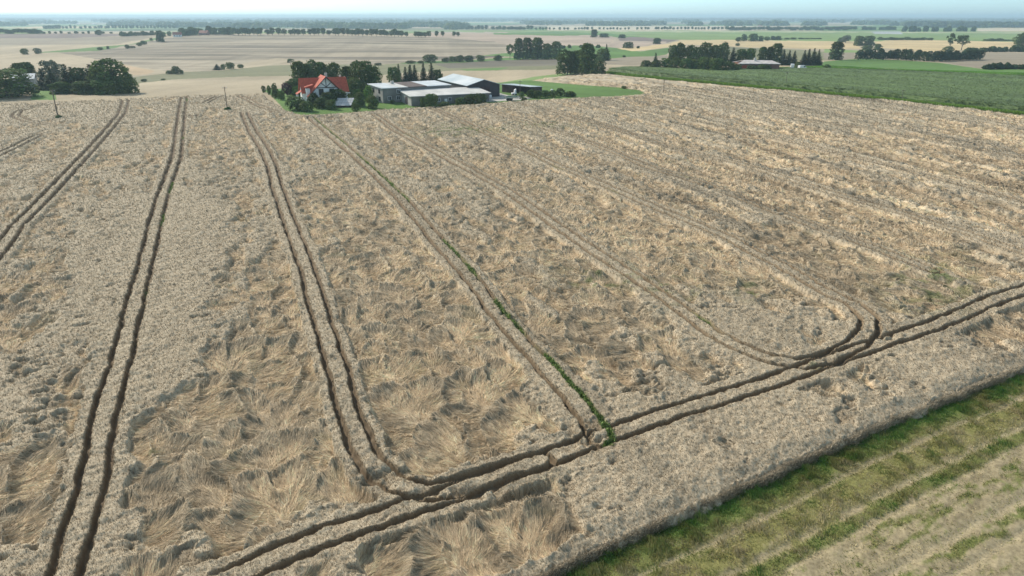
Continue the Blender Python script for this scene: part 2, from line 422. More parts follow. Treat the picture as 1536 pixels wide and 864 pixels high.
# wheel ruts and rough turf in the verge
u, v, tr, cov, dry = verge(GX, GY)
nearm = (np.hypot(GX, GY) < 250)
GZv = GZ + nearm * (-0.10 * tr + 0.05 * fbm(GX / 0.9, GY / 0.9, 3, 2))
nc, nr = len(th), len(rr)
i = np.arange(nr - 1)[:, None] * nc; j = np.arange(nc)[None, :]; j2 = (j + 1) % nc
F = np.stack([i + j, i + j2, i + nc + j2, i + nc + j], -1).reshape(-1, 4)[:, ::-1]
cV = np.array([[0, 0, GZ[0]]]); F3 = np.stack([np.full(nc, nr * nc), (np.arange(nc) + 1) % nc, np.arange(nc)], -1)
M_ground = mat_vc('field_ground', 0.95, 3.0, 0.34)
V = np.vstack([np.stack([GX, GY, GZv], -1), cV]); gcc = np.vstack([gc, gc[:1]])
g_ob = obj('ground', mesh_np('ground', V, F, F3, M_ground, gcc, smooth=True)); tag(g_ob, kind='structure')
del T, RR, GX, GY, GZ, GZv, V, gcc, F
# ================================================================ THE WHEAT
# tramlines: centre lines (photo pixels laid on the ground), strength of the ruts, weeds in the right-hand rut
TRAMS = [
 ([(-60, 262), (0, 237), (30, 222), (57, 208)], .8, 0),
 ([(190, 151), (184, 173), (165, 197), (133, 234), (98, 272), (53, 320), (27, 346), (0, 386), (-60, 455)], .85, 0),
 ([(277, 147), (273, 173), (270, 200), (266, 240), (255, 272), (243, 306), (233, 346), (222, 396), (203, 469), (183, 555), (157, 641), (144, 732), (106, 860), (80, 940)], 1.0, .15),
 ([(366, 171), (380, 202), (397, 228), (409, 255), (415, 282), (442, 359), (463, 414), (480, 477), (506, 560), (522, 623), (540, 672), (556, 706), (595, 738), (645, 752), (690, 742), (750, 722), (810, 703)], .95, 0),
 ([(360, 146), (385, 160), (415, 172), (470, 176), (520, 172), (600, 167), (700, 160), (800, 153), (900, 147), (980, 142)], .8, 0),
 ([(80, 158), (50, 164), (28, 171), (24, 178), (40, 185), (80, 192)], .6, 0),
 ([(330, 147), (312, 156), (295, 168), (290, 178)], .6, 0),
 ([(305, 905), (410, 852), (500, 815), (600, 780), (700, 745), (800, 708), (900, 668), (976, 641), (1067, 612), (1160, 583), (1230, 555), (1330, 520), (1395, 500), (1490, 459), (1560, 434), (1700, 392)], 1.0, 0),
 ([(466, 179), (510, 218), (551, 254), (600, 301), (635, 342), (662, 375), (700, 418), (712, 432), (744, 478), (787, 527), (825, 568), (860, 608), (885, 640), (900, 668)], .9, 1.0),
 ([(560, 173), (595, 200), (642, 226), (690, 252), (755, 288), (810, 327), (865, 367), (919, 403), (974, 440), (1029, 479), (1070, 511), (1110, 533), (1155, 550), (1200, 557), (1240, 547), (1282, 527), (1300, 507), (1302, 487), (1276, 464), (1240, 448),
   (1210, 430), (1170, 406), (1130, 386), (1090, 363), (1050, 346), (974, 314), (894, 278), (828, 250), (790, 230), (732, 205), (690, 184), (650, 166)], .85, .35),
 ([(728, 167), (790, 188), (880, 216), (976, 257), (1049, 280), (1122, 308), (1195, 337), (1290, 372), (1400, 415)], .8, .1),
 ([(814, 165), (907, 192), (1000, 224), (1111, 251), (1195, 279), (1286, 308), (1341, 323), (1432, 352), (1516, 381), (1620, 415)], .9, 0),
 ([(912, 160), (1000, 176), (1150, 208), (1300, 245), (1450, 285), (1600, 330)], .7, 0),
 ([(1010, 152), (1150, 172), (1300, 198), (1450, 226), (1600, 256)], .6, 0),
]
TRW = [(unpl(p), s, g) for p, s, g in TRAMS]
tl = np.array(TRW[8][0]); tdir = tl[1] - tl[9]; tdir = tdir / np.linalg.norm(tdir); tnor = np.array([tdir[1], -tdir[0]])
# how flat the crop lies: (px, py, rx, ry, amount) laid down (positive) or still standing (negative)
BLOBS = [(130, 480, 120, 190, -1.0), (290, 470, 60, 170, -.95), (350, 430, 26, 260, .35), (230, 330, 60, 70, -.9), (345, 560, 60, 120, -.3), (60, 300, 60, 60, .4), (20, 600, 60, 60, -.4),
         (330, 700, 180, 90, 1.1), (50, 780, 90, 60, 1.2), (210, 830, 40, 60, .2), (640, 640, 170, 90, 1.2), (760, 740, 110, 55, .1), (840, 790, 70, 60, .4), (700, 800, 120, 50, 1.1),
         (1120, 690, 230, 85, -1.9), (960, 770, 110, 70, -.9), (1050, 590, 90, 35, -.7), (1160, 490, 110, 50, -.8), (1420, 560, 110, 45, -.5), (1440, 520, 60, 22, .6), (1200, 620, 60, 20, -.5),
         (620, 470, 180, 110, .7), (850, 500, 150, 80, 1.0), (1000, 420, 130, 60, .6), (1300, 430, 160, 70, .5), (900, 340, 260, 80, .5), (1250, 300, 260, 80, .4),
         (300, 220, 140, 50, .3), (100, 165, 140, 18, -1.2), (420, 155, 60, 12, -1.2), (1250, 160, 260, 22, -1.0), (620, 190, 120, 18, -.2), (450, 300, 50, 60, -.1), (960, 200, 220, 40, .1), (1480, 650, 200, 90, -1.2)]

def tracks(X, Y):
    """rut depth 0..1, weeds 0..1, closeness to a tramline 0..1"""
    global RUTW
    RUTW = np.zeros(X.shape, np.float32)
    rut = np.zeros(X.shape, np.float32); weed = np.zeros(X.shape, np.float32); mid = np.zeros(X.shape, np.float32)
    for k, (P, s, g) in enumerate(TRW):
        Pa = np.array(P); lo = Pa.min(0) - 4; hi = Pa.max(0) + 4
        m = (X > lo[0]) & (X < hi[0]) & (Y > lo[1]) & (Y < hi[1])
        if not m.any(): continue
        x, y = X[m], Y[m]
        d, pos = seg_dist(x, y, P)
        ends = sst(0, 3, pos) if k not in (8,) else 1.0
        d = d + 0.13 * vn(x / 1.9, y / 1.9, 1) + 0.06 * vn(x / .6, y / .6, 2) + .05 * vn(x / .22, y / .22, 3)
        gap = vn(pos / 9.0, pos * 0 + k * 7.3, 3)
        st = sst(-1.3 + (1 - s) * 1.3, -.9 + (1 - s) * 1.5, gap)
        hw = 0.205 + 0.07 * vn(pos / 2.3, pos * 0 + k, 2) + .18 * sst(85, 190, np.hypot(x, y))
        r = (1 - sst(hw - 0.10, hw + 0.10, np.abs(d - 0.93))) * st * ends
        rut[m] = np.maximum(rut[m], r)
        RUTW[m] = np.maximum(RUTW[m], (1 - sst(hw + .02, hw + .24, np.abs(d - 0.93))) * st * ends)
        mid[m] = np.maximum(mid[m], (1 - sst(1.6, 2.4, d)) * s)
        if g:
            # side of the line
            j = np.clip(np.searchsorted(np.cumsum(np.linalg.norm(np.diff(Pa, axis=0), axis=1)), pos), 0, len(P) - 2)
            a = Pa[j]; b = Pa[j + 1]
            side = (b[:, 0] - a[:, 0]) * (y - a[:, 1]) - (b[:, 1] - a[:, 1]) * (x - a[:, 0])
            wv = sst(.44 - g * .75, .80 - g * .75, fbm(pos / 11.0, pos * 0 + k * 3.1, 1, 2) * .8 + .12 * vn(x, y, 1)) * (side > 0)
            weed[m] = np.maximum(weed[m], wv * (1 - sst(.10 + .06 * (k == 8), .32 + .08 * (k == 8), np.abs(d - .93))))
    return rut, weed, mid

def canopy(X, Y, scale):
    global RUTW
    # height above the soil, colour, lodging, flow direction. scale = the local grid step
    Z = HT(X, Y); px, py = px_of(X, Y, Z)
    r = np.hypot(X, Y)
    a = X * tdir[0] + Y * tdir[1]; b = X * tnor[0] + Y * tnor[1]          # along / across the tramlines
    # where it is flattened
    L = 0.55 * fbm(a / 22.0, b / 6.5, 1, 3) + 0.62 * fbm(a / 4.2, b / 2.3, 2, 3)
    base = np.full(X.shape, 0.12)
    for (cx, cy, rx, ry, k) in BLOBS:
        base = base + k * np.exp(-((px - cx) / rx) ** 2 - ((py - cy) / ry) ** 2)
    L = L + base * 0.75
    rightness = sst(750, 1100, px) * sst(430, 300, py)
    L = L + rightness * 0.45 * vn(a / 60.0, b / 2.6, 3)
    eu, evd = verge_uv(X, Y)
    L = L - sst(-2.5, -.3, evd) * .8
    rut, weed, mid = tracks(X, Y)
    L = np.minimum(L, .75 + .25 * vn(X / 2.1, Y / 2.1, 1)) + .30 * sst(330, 560, px) * vn(a / 26.0, b / 1.7, 2)
    L = L - mid * (1.75 + .45 * vn(X / 3.5, Y / 3.5, 3))
    lod = sst(-0.02, 0.10, L)
    # lodged rosettes: a warped cell pattern, each cell combed outwards from its heart
    S = 3.6 + 0 * X
    wx = X + 1.0 * fbm(X / 4.0, Y / 4.0, 1, 2); wy = Y + 1.0 * fbm(X / 4.0, Y / 4.0, 3, 2)
    ca = (wx * tdir[0] + wy * tdir[1]) / 4.8; cb = (wx * tnor[0] + wy * tnor[1]) / 3.0
    ia = np.floor(ca); ib = np.floor(cb)
    f1 = np.full(X.shape, 9.0, np.float32); f2 = f1.copy(); va = np.zeros(X.shape, np.float32); vb = va.copy(); idr = va.copy()
    for di in (-1, 0, 1):
        for dj in (-1, 0, 1):
            ii = (ia + di).astype(np.int32); jj = (ib + dj).astype(np.int32)
            ra = TAB[0][ii & 511, jj & 511]; rb = TAB[1][ii & 511, jj & 511]; rw = TAB[2][ii & 511, jj & 511]
            ea = ca - (ia + di + .15 + .7 * ra); eb = cb - (ib + dj + .15 + .7 * rb)
            d = np.sqrt(ea * ea + eb * eb) + 0.35 * rw - .17
            n1 = d < f1
            f2 = np.where(n1, f1, np.minimum(f2, d))
            f1 = np.where(n1, d, f1); va = np.where(n1, ea, va); vb = np.where(n1, eb, vb); idr = np.where(n1, rw, idr)
    va *= 4.8; vb *= 3.0
    # prevailing lay of the stems: away from the camera's right, plus the outward comb
    wind = 2.2 + 1.1 * vn(X / 30.0, Y / 30.0, 2) + 2.5 * (idr - .5)
    wxx = np.cos(wind); wyy = np.sin(wind)
    rad = np.sqrt(va * va + vb * vb) + .2
    ox = (va * tdir[0] + vb * tnor[0]) / rad; oy = (va * tdir[1] + vb * tnor[1]) / rad
    fx = ox * .5 + wxx * .8 + .3 * vn(X / 2.2, Y / 2.2, 1); fy = oy * .5 + wyy * .8 + .3 * vn(X / 2.2, Y / 2.2, 3)
    fn = np.sqrt(fx * fx + fy * fy) + 1e-5; fx /= fn; fy /= fn
    lee = (ox * wxx + oy * wyy)
    f1n = np.clip(f1 / .62, 0, 1.2)
    ang = np.arctan2(oy, ox)
    # swaths: ridges running along the lay of the stems
    sw = vn(ang * 5.5 + idr * 40, f1n * 1.3 + idr * 9, 1) * sst(.05, .4, f1n)
    sw2 = vn(ang * 15.0 + idr * 40, f1n * 2.2 + idr * 9, 2) * sst(.1, .5, f1n)
    fold = fbm(X / 1.1, Y / 1.1, 4, 3)
    hl = 0.22 + 0.30 * np.clip(f1n, 0, 1) ** 1.6 * (0.6 + .6 * lee) + 0.13 * lee * f1n + 0.09 * sw + 0.06 * sw2 + 0.12 * fold + 0.10 * vn(a / 9.0, b / .9, 1)
    hl = hl + 0.06 * (1 - sst(0, .35, f1n))
    # bunched edges where two swaths meet
    edge = 1 - sst(0.0, 0.22, f2 - f1)
    hl = hl + 0.22 * edge * (lee > 0) * (fold > -.2)
    # standing corn
    tuft = fbm(X / .55, Y / .55, 0, 3); clump = fbm(X / 1.5, Y / 1.5, 2, 3)
    far = sst(60, 200, r)
    rough = sst(-.9, .1, L + .35 * vn(X / 9., Y / 9., 1)); hs = 0.86 + (0.10 + .06 * rough) * tuft + (0.06 + .12 * rough) * clump
    hole = sst(.42, .80, fbm(X / 1.6, Y / .9, 3, 3) + .5 * fbm(a / 14., b / 3.5, 2, 2)) * sst(-.9, -.2, L)
    hs = (hs - .36 * hole) * (.56 + .44 * sst(.1, 2.2, -evd))
    rowc = vn(a / 60., b / 2.0, 2) * .75 + vn(a / 9., b / 1.05, 1) * .45 + .25 * vn(a / 3., b / .8, 3)
    rsel = sst(330, 520, px)
    hl = hl + (.14 + .22 * rightness) * rowc * rsel
    hs = hs + .12 * rowc * rsel * sst(95, 160, r)
    lodh = sst(-.16, .26, L + .10 * fold); h = hs * (1 - lodh) + hl * lodh
    h = h - mid * lod * 0 
    h = np.where(rut > 0, h * (1 - rut) + (0.12 + .15 * (1 + vn(X / .7, Y / .7, 1)) * (1 + .6 * vn(X / 4, Y / 4, 2))) * rut, h)
    h = np.clip(h, 0.04, 1.15)
    # colours of the stuff itself, plus rut wall shade painted in
    EAR = np.array((0.50, 0.42, 0.30)); EAR2 = np.array((0.33, 0.265, 0.182)); STR = np.array((0.68, 0.54, 0.36)); STR2 = np.array((0.46, 0.345, 0.22)); DK = np.array((0.20, 0.155, 0.10))
    n1 = vn(X / .17, Y / .17, 1) * .5 + .5; n2 = vn(X / .9, Y / .9, 3) * .5 + .5; n3 = vn(X / 14, Y / 9, 2) * .5 + .5
    def mix(p, q, t): return p * (1 - t)[:, None] + q * t[:, None]
    cs = mix(np.tile(EAR, (X.size, 1)), np.tile(EAR2, (X.size, 1)), np.clip(n1 * .9 * (1 - .5 * far) + .25 * (n2 - .5), 0, 1))
    cs = mix(cs, np.tile(DK, (X.size, 1)), hole * .5)
    k = np.clip(.5 + .55 * sw + .5 * sw2 + .35 * (n1 - .5), 0, 1)
    cst = mix(np.tile(STR2, (X.size, 1)), np.tile(STR, (X.size, 1)), k)
    earness = np.clip(sst(.12, .85, f1n * (.72 + .25 * lee) + .35 * (n2 - .5) + .30 * (vn(X / 6, Y / 6, 1)) + .15), 0, 1) 
    cl = mix(cst, cs * 1.0, earness * (.85 - .35 * rightness))
    cl = cl * (1 + .10 * (n3 - .5))[:, None]
    C = mix(cs, cl, lod)
    C = C * (1 + .14 * rightness * vn(a / 50., b / 3.1, 1) + .48 * rsel * np.clip(rowc, -.9, .3) * (.4 + .6 * rightness))[:, None]
    # weeds showing through the flattened crop
    wd = sst(.60, .80, fbm(X / 3.0, Y / 2.2, 5, 3)) * lod * .14
    gpatch = np.zeros(X.shape)
    for (cx, cy, rx, ry) in ((700, 198, 75, 7), (820, 190, 50, 5), (660, 203, 40, 5), (1010, 440, 35, 22), (1400, 430, 70, 40), (1130, 440, 30, 16), (230, 690, 12, 6), (250, 705, 10, 5), (1230, 560, 18, 6), (900, 425, 60, 20)):
        gpatch = np.maximum(gpatch, np.exp(-((px - cx) / rx) ** 2 - ((py - cy) / ry) ** 2))
    wd = np.maximum(wd, gpatch * sst(-.1, .5, fbm(X / 1.2, Y / 1.2, 6, 3)) * .8)
    C = mix(C, np.tile(np.array((.13, .17, .05)), (X.size, 1)), wd)
    soil = np.array((0.15, 0.11, 0.068))
    tramp = np.maximum.reduce([np.exp(-((px - cx) / rx) ** 2 - ((py - cy) / ry) ** 2) for cx, cy, rx, ry in ((888, 662, 36, 24), (1322, 512, 26, 10), (560, 735, 40, 14), (700, 752, 60, 9), (1230, 556, 24, 6))]) * sst(-.5, .3, fbm(X / .8, Y / .8, 2, 3))
    h = h * (1 - .62 * tramp); RUTW = np.maximum(RUTW, .8 * tramp)
    C = mix(C, np.tile(np.array((.23, .168, .10)), (X.size, 1)), RUTW * .9)  # rut walls: stem brown with shade painted in; trampled patches share the tone
    rc = np.clip(rut * 1.3, 0, 1)
    C = mix(C, np.tile(soil, (X.size, 1)) * (1 + .3 * (n2 - .5))[:, None], rc * .9)
    gr = weed * sst(-.2, .5, rut + .15)
    C = mix(C, np.tile(np.array((.13, .20, .055)), (X.size, 1)), gr)
    h = h + gr * .12 * (.6 + .6 * n1)
    return Z, h, C, lod, fx, fy, rut, gr, wd

th = np.arange(R(-50), R(47), 0.00125)
rr = [31.0]
while rr[-1] < 560: rr.append(rr[-1] + max(0.085, rr[-1] * 0.0021))
rr = np.array(rr)
nc, nr = len(th), len(rr)
T, RR = np.meshgrid(th, rr)
WX = (RR * np.sin(T)).ravel(); WY = (RR * np.cos(T)).ravel(); del T
inw = inside(WX, WY, wheatW)
dE, _ = seg_dist(WX[:], WY[:], wheatW, True)
dE = np.where(inw, dE, -dE) + .17 * vn(WX / .6, WY / .6, 1) + .38 * vn(WX / 3, WY / 3, 2)
keep = dE > -.9
H = np.zeros(WX.shape, np.float32); Cc = np.full((WX.size, 3), .1, np.float32); LOD = H.copy(); FX = H.copy(); FY = H.copy(); RUT = H.copy(); GRN_ = H.copy()
ZB = HT(WX, WY)
ki = np.nonzero(keep)[0]
for c0 in range(0, len(ki), 400000):
    q = ki[c0:c0 + 400000]
    z, h, c, lo, fx, fy, ru, gr, wd = canopy(WX[q], WY[q], 0)
    ramp = np.clip((dE[q] + .10) / .5, 0, 1) ** .6 * (1 + .25 * vn(WX[q] / .25, WY[q] / .25, 3) * (dE[q] < .5))
    H[q] = h * ramp + .01; Cc[q] = c; LOD[q] = lo; FX[q] = fx; FY[q] = fy; RUT[q] = ru; GRN_[q] = gr
keep2 = (dE > -(.13 + RR.ravel() * .0032)).reshape(nr, nc)
fk = keep2[:-1, :-1] & keep2[1:, :-1] & keep2[:-1, 1:] & keep2[1:, 1:]
ii, jj = np.nonzero(fk)
b0 = ii * nc + jj
F = np.stack([b0, b0 + nc, b0 + nc + 1, b0 + 1], -1)
used = np.zeros(WX.size, bool); used[F.ravel()] = True
remap = np.cumsum(used) - 1
V = np.stack([WX, WY, ZB + H], -1)[used]
M_wheat = mat_vc('ripe_wheat', 0.9, 9.0, 0.16, spec=0.25)
w_ob = obj('wheat_field', mesh_np('wheat_field', V, remap[F], None, M_wheat, Cc[used], smooth=False)); tag(w_ob, kind='structure')
print('wheat verts', len(V))

# ---- stems and ears: real blades scattered over the canopy, thinner on the ground with distance
def at_grid(x, y):
    t = np.arctan2(x, y); r = np.hypot(x, y)
    j = np.clip(np.rint((t - th[0]) / (th[1] - th[0])).astype(int), 0, nc - 1)
    i = np.clip(np.searchsorted(rr, r), 0, nr - 1)
    return i * nc + j
def scatter(n, r0, r1, seed):
    g = np.random.default_rng(seed)
    u = g.random(n); p = 1.15
    r = (r0 ** (-p + 1) + u * (r1 ** (-p + 1) - r0 ** (-p + 1))) ** (1 / (1 - p))
    t = R(-48) + g.random(n) * R(92)
    return r * np.sin(t), r * np.cos(t), r, g
def blades(x, y, r, g, idx, ln, wd, dirx, diry, lift, zoff, rise, colr):
    """tapered two-piece blades following the canopy"""
    n = len(x)
    x1, y1 = x + dirx * ln * .5, y + diry * ln * .5; x2, y2 = x + dirx * ln, y + diry * ln
    bend = (g.random(n) - .5) * ln * .35
    x2 = x2 - diry * bend; y2 = y2 + dirx * bend
    z0 = ZB[idx] + H[idx] + zoff; 
    i1, i2 = at_grid(x1, y1), at_grid(x2, y2)
    h1 = np.where(H[i1] > .02, H[i1], H[idx]); h2 = np.where(H[i2] > .02, H[i2], H[idx])
    z1 = np.maximum(ZB[i1] + h1, z0 - .15) + lift; z2 = ZB[i2] + np.minimum(h2, H[idx] + .25) + lift * rise
    nx, ny = -diry * wd * .5, dirx * wd * .5
    tilt = (g.random(n) - .5) * wd * .8
    V = np.stack([np.stack([x - nx, y - ny, z0 - tilt], -1), np.stack([x + nx, y + ny, z0 + tilt], -1),
                  np.stack([x1 + nx, y1 + ny, z1 + tilt], -1), np.stack([x1 - nx, y1 - ny, z1 - tilt], -1), np.stack([x2, y2, z2], -1)], 1).reshape(-1, 3)
    b = np.arange(n)[:, None] * 5
    return V, b + np.array([[0, 1, 2, 3]]), b + np.array([[3, 2, 4]]), np.repeat(colr, 5, 0)
M_straw = mat_vc('straw_stems', 0.75, 0, 0, spec=0.3, trans=0.28)
x, y, r, g = scatter(1300000, 30, 430, 11)
idx = at_grid(x, y)
ok = (LOD[idx] > .5) & keep[idx] & (RUT[idx] < .25) & (g.random(len(x)) < .95)
x, y, r, idx = x[ok], y[ok], r[ok], idx[ok]; n = len(x)
j = (g.random(n) - .5) * .45 + (g.random(n) - .5) * .35
dx_, dy_ = FX[idx] * np.cos(j) - FY[idx] * np.sin(j), FX[idx] * np.sin(j) + FY[idx] * np.cos(j)
ln = (.4 + .6 * g.random(n)) * (1 + r / 260)
tip = at_grid(x + dx_ * ln, y + dy_ * ln); tip2 = at_grid(x + dx_ * ln * .6, y + dy_ * ln * .6)
ok = ((RUT[tip] < .3) & (RUT[tip2] < .3)) | (g.random(n) < .26); x, y, r, idx, dx_, dy_, ln = [q[ok] for q in (x, y, r, idx, dx_, dy_, ln)]; n = len(x)
wd_ = (.003 + .00032 * r) * (.6 + .9 * g.random(n))
kk = g.random(n)[:, None]; base = Cc[idx]
col = base * (.86 + .62 * kk) * np.where(g.random(n)[:, None] < .24, np.array((1.28, 1.27, 1.24)), 1.0) * np.where(g.random(n)[:, None] < .08, .66, 1.0)  # some stems whitened: strand highlights put into their colour
V, F4, F3, cc = blades(x, y, r, g, idx, ln, wd_, dx_, dy_, .02 + .035 * g.random(n), .005 + .03 * g.random(n), .3, np.minimum(col, .8))
s_ob = obj('lodged_straw', mesh_np('lodged_straw', V, F4, F3, M_straw, cc)); tag(s_ob, 'flattened golden wheat stems combed in swirls across the field', 'wheat straw', kind='stuff')
print('straw', n)
# ears: little nodding tufts on the standing crop
x, y, r, g = scatter(1500000, 30, 300, 12)
idx = at_grid(x, y)
ok = keep[idx] & (RUT[idx] < .3) & (g.random(len(x)) < np.where(LOD[idx] > .5, .62, 1.0)) & (H[idx] > .08)
x, y, r, idx = x[ok], y[ok], r[ok], idx[ok]; n = len(x)
a = g.random(n) * 6.283; s = (.028 + .00085 * r) * (.7 + .7 * g.random(n)); hgt = (.07 + .0009 * r) * (.5 + g.random(n))
z0 = ZB[idx] + H[idx] - .05; lx, ly = np.cos(a), np.sin(a); b2 = (g.random(n) - .5) * 2.2; mx, my = np.cos(b2 + 2.4), np.sin(b2 + 2.4)
V = np.stack([np.stack([x - lx * s * .5, y - ly * s * .5, z0], -1), np.stack([x + lx * s * .5, y + ly * s * .5, z0], -1), np.stack([x + mx * s, y + my * s, z0 + hgt], -1)], 1).reshape(-1, 3)
col = Cc[idx] * (.42 + 1.15 * g.random(n)[:, None] ** 1.2)
col = np.where(LOD[idx][:, None] > .5, col, col * np.array((1.04, 1.02, 1.0)))
e_ob = obj('wheat_ears', mesh_np('wheat_ears', V, None, np.arange(3 * n).reshape(-1, 3), M_straw, np.repeat(np.minimum(col, .8), 3, 0))); tag(e_ob, 'dense pale grey wheat ears standing over the crop', 'wheat ears', kind='stuff')
print('ears', n)
# the cut face of the crop: stems and ears hanging over the verge
g = np.random.default_rng(31); n = 90000
t_ = g.random(n); k0 = len(WHEAT_PX); P_ = np.array(wheatW[k0:k0 + 9]); cm = np.concatenate([[0], np.cumsum(np.linalg.norm(np.diff(P_, axis=0), axis=1))])
s_ = t_ * cm[-1]; bx_ = np.interp(s_, cm, P_[:, 0]); by_ = np.interp(s_, cm, P_[:, 1])
zr = g.random(n) ** .8; off = .12 - (zr * .42) + g.normal(0, .10, n) + .22 * vn(s_ / 1.3, s_ * 0, 2)
x = bx_ + en[0] * off; y = by_ + en[1] * off; z0 = HT(x, y) + zr * .5
ln = .12 + .22 * g.random(n); w_ = .012 + .02 * g.random(n); a = g.random(n) * 6.283
V = np.stack([np.stack([x - np.cos(a) * w_, y - np.sin(a) * w_, z0 - ln * .3], -1), np.stack([x + np.cos(a) * w_, y + np.sin(a) * w_, z0 - ln * .3], -1),
              np.stack([x + en[0] * .1 + g.normal(0, .06, n), y + en[1] * .1 + g.normal(0, .06, n), z0 + ln * g.uniform(.2, .9, n)], -1)], 1).reshape(-1, 3)
mixc = np.clip(zr * 1.3 - .2 + .3 * (g.random(n) - .5), 0, 1)[:, None]
col = (np.array((.42, .345, .225)) * (1 - mixc) + np.array((.48, .41, .305)) * mixc) * (.45 + 1.1 * g.random(n)[:, None])
o = obj('edge_ears', mesh_np('edge_ears', V, None, np.arange(3 * n).reshape(-1, 3), M_straw, np.repeat(col, 3, 0))); tag(o, 'ears and stems on the cut edge of the crop above the green verge', 'wheat ears', kind='stuff')
# green weeds in the ruts
gi = np.nonzero((GRN_ > .4))[0]
if len(gi):
    g = np.random.default_rng(5); q = gi[g.integers(0, len(gi), 14000)]; n = len(q)
    x = WX[q] + g.normal(0, .06, n); y = WY[q] + g.normal(0, .06, n); r = np.hypot(x, y); a = g.random(n) * 6.283
    s = (.05 + .0008 * r); hg = .10 + .18 * g.random(n); z0 = ZB[q] + H[q] - .1
    V = np.stack([np.stack([x - np.cos(a) * s, y - np.sin(a) * s, z0], -1), np.stack([x + np.cos(a) * s, y + np.sin(a) * s, z0], -1), np.stack([x + g.normal(0, .1, n), y + g.normal(0, .1, n), z0 + hg], -1)], 1).reshape(-1, 3)
    col = np.array((.17, .25, .07)) * (.5 + 1.0 * g.random(n)[:, None])
    o = obj('rut_weeds', mesh_np('rut_weeds', V, None, np.arange(3 * n).reshape(-1, 3), M_straw, np.repeat(col, 3, 0))); tag(o, 'bright green weeds growing in the wheel ruts', 'weeds', kind='stuff')

# ================================================================ VERGE GRASS (bottom right)
g = np.random.default_rng(21)
n = 900000
u = g.random(n) * 190 - 60; v = g.random(n) ** 1.6 * 32 - .15
x = eo[0] + ev[0] * u + en[0] * v; y = eo[1] + ev[1] * u + en[1] * v
px, py = px_of(x, y, HT(x, y))
ok = (px > 700) & (px < 1720) & (py < 960) & (y > 20) & ~inside(x, y, wheatW)
x, y = x[ok], y[ok]; u, vv, tr, cov, dry = verge(x, y); n = len(x)
pat = sst(-0.35, 0.35, fbm(u / 1.6, (vv) / .45, 4, 3) * .85 + (cov * 2 - 1) * 1.1)
ok = g.random(n) < np.clip(pat * (1 - .93 * tr), .33, 1)
x, y, u, vv, cov, dry, pat = [q[ok] for q in (x, y, u, vv, cov, dry, pat)]; n = len(x)
tuft = sst(-.2, .8, fbm(x / .8, y / .8, 2, 3))
lean = 2.6 + 1.2 * vn(x / 2.5, y / 2.5, 3)
hg = (.05 + .24 * cov * tuft + .07 * g.random(n)) * np.where(vv < 1.5, 1.3, 1.0) * (.55 + .45 * pat); s = .018 + .028 * g.random(n)
a = g.random(n) * 6.283
z0 = HT(x, y)
V = np.stack([np.stack([x - np.cos(a) * s, y - np.sin(a) * s, z0 - .02], -1), np.stack([x + np.cos(a) * s, y + np.sin(a) * s, z0 - .02], -1),
              np.stack([x + hg * .6 * np.cos(lean) + g.normal(0, .07, n), y + hg * .6 * np.sin(lean) + g.normal(0, .05, n), z0 + hg], -1)], 1).reshape(-1, 3)
dd = np.clip(dry + .06 + .55 * fbm(x / 1.3, y / 1.3, 1, 3) + .4 * (g.random(n) - .5) + .35 * (1 - pat) * (vv > 1), 0, 1)[:, None]
c1 = np.array((.11, .215, .04)); c2 = np.array((.30, .28, .10)); c3 = np.array((.50, .42, .24))
col = np.where(dd < .6, c1 + (c2 - c1) * dd / .6, c2 + (c3 - c2) * (dd - .6) / .4) * (.65 + .7 * g.random(n)[:, None])
M_grass = mat_vc('grass_blades', .8, 0, 0, spec=.2, trans=.25)
o = obj('verge_grass', mesh_np('verge_grass', V, None, np.arange(3 * n).reshape(-1, 3), M_grass, np.repeat(col, 3, 0))); tag(o, 'green and olive grass strips beside the wheat edge', 'grass', kind='stuff')
print('grass', n)
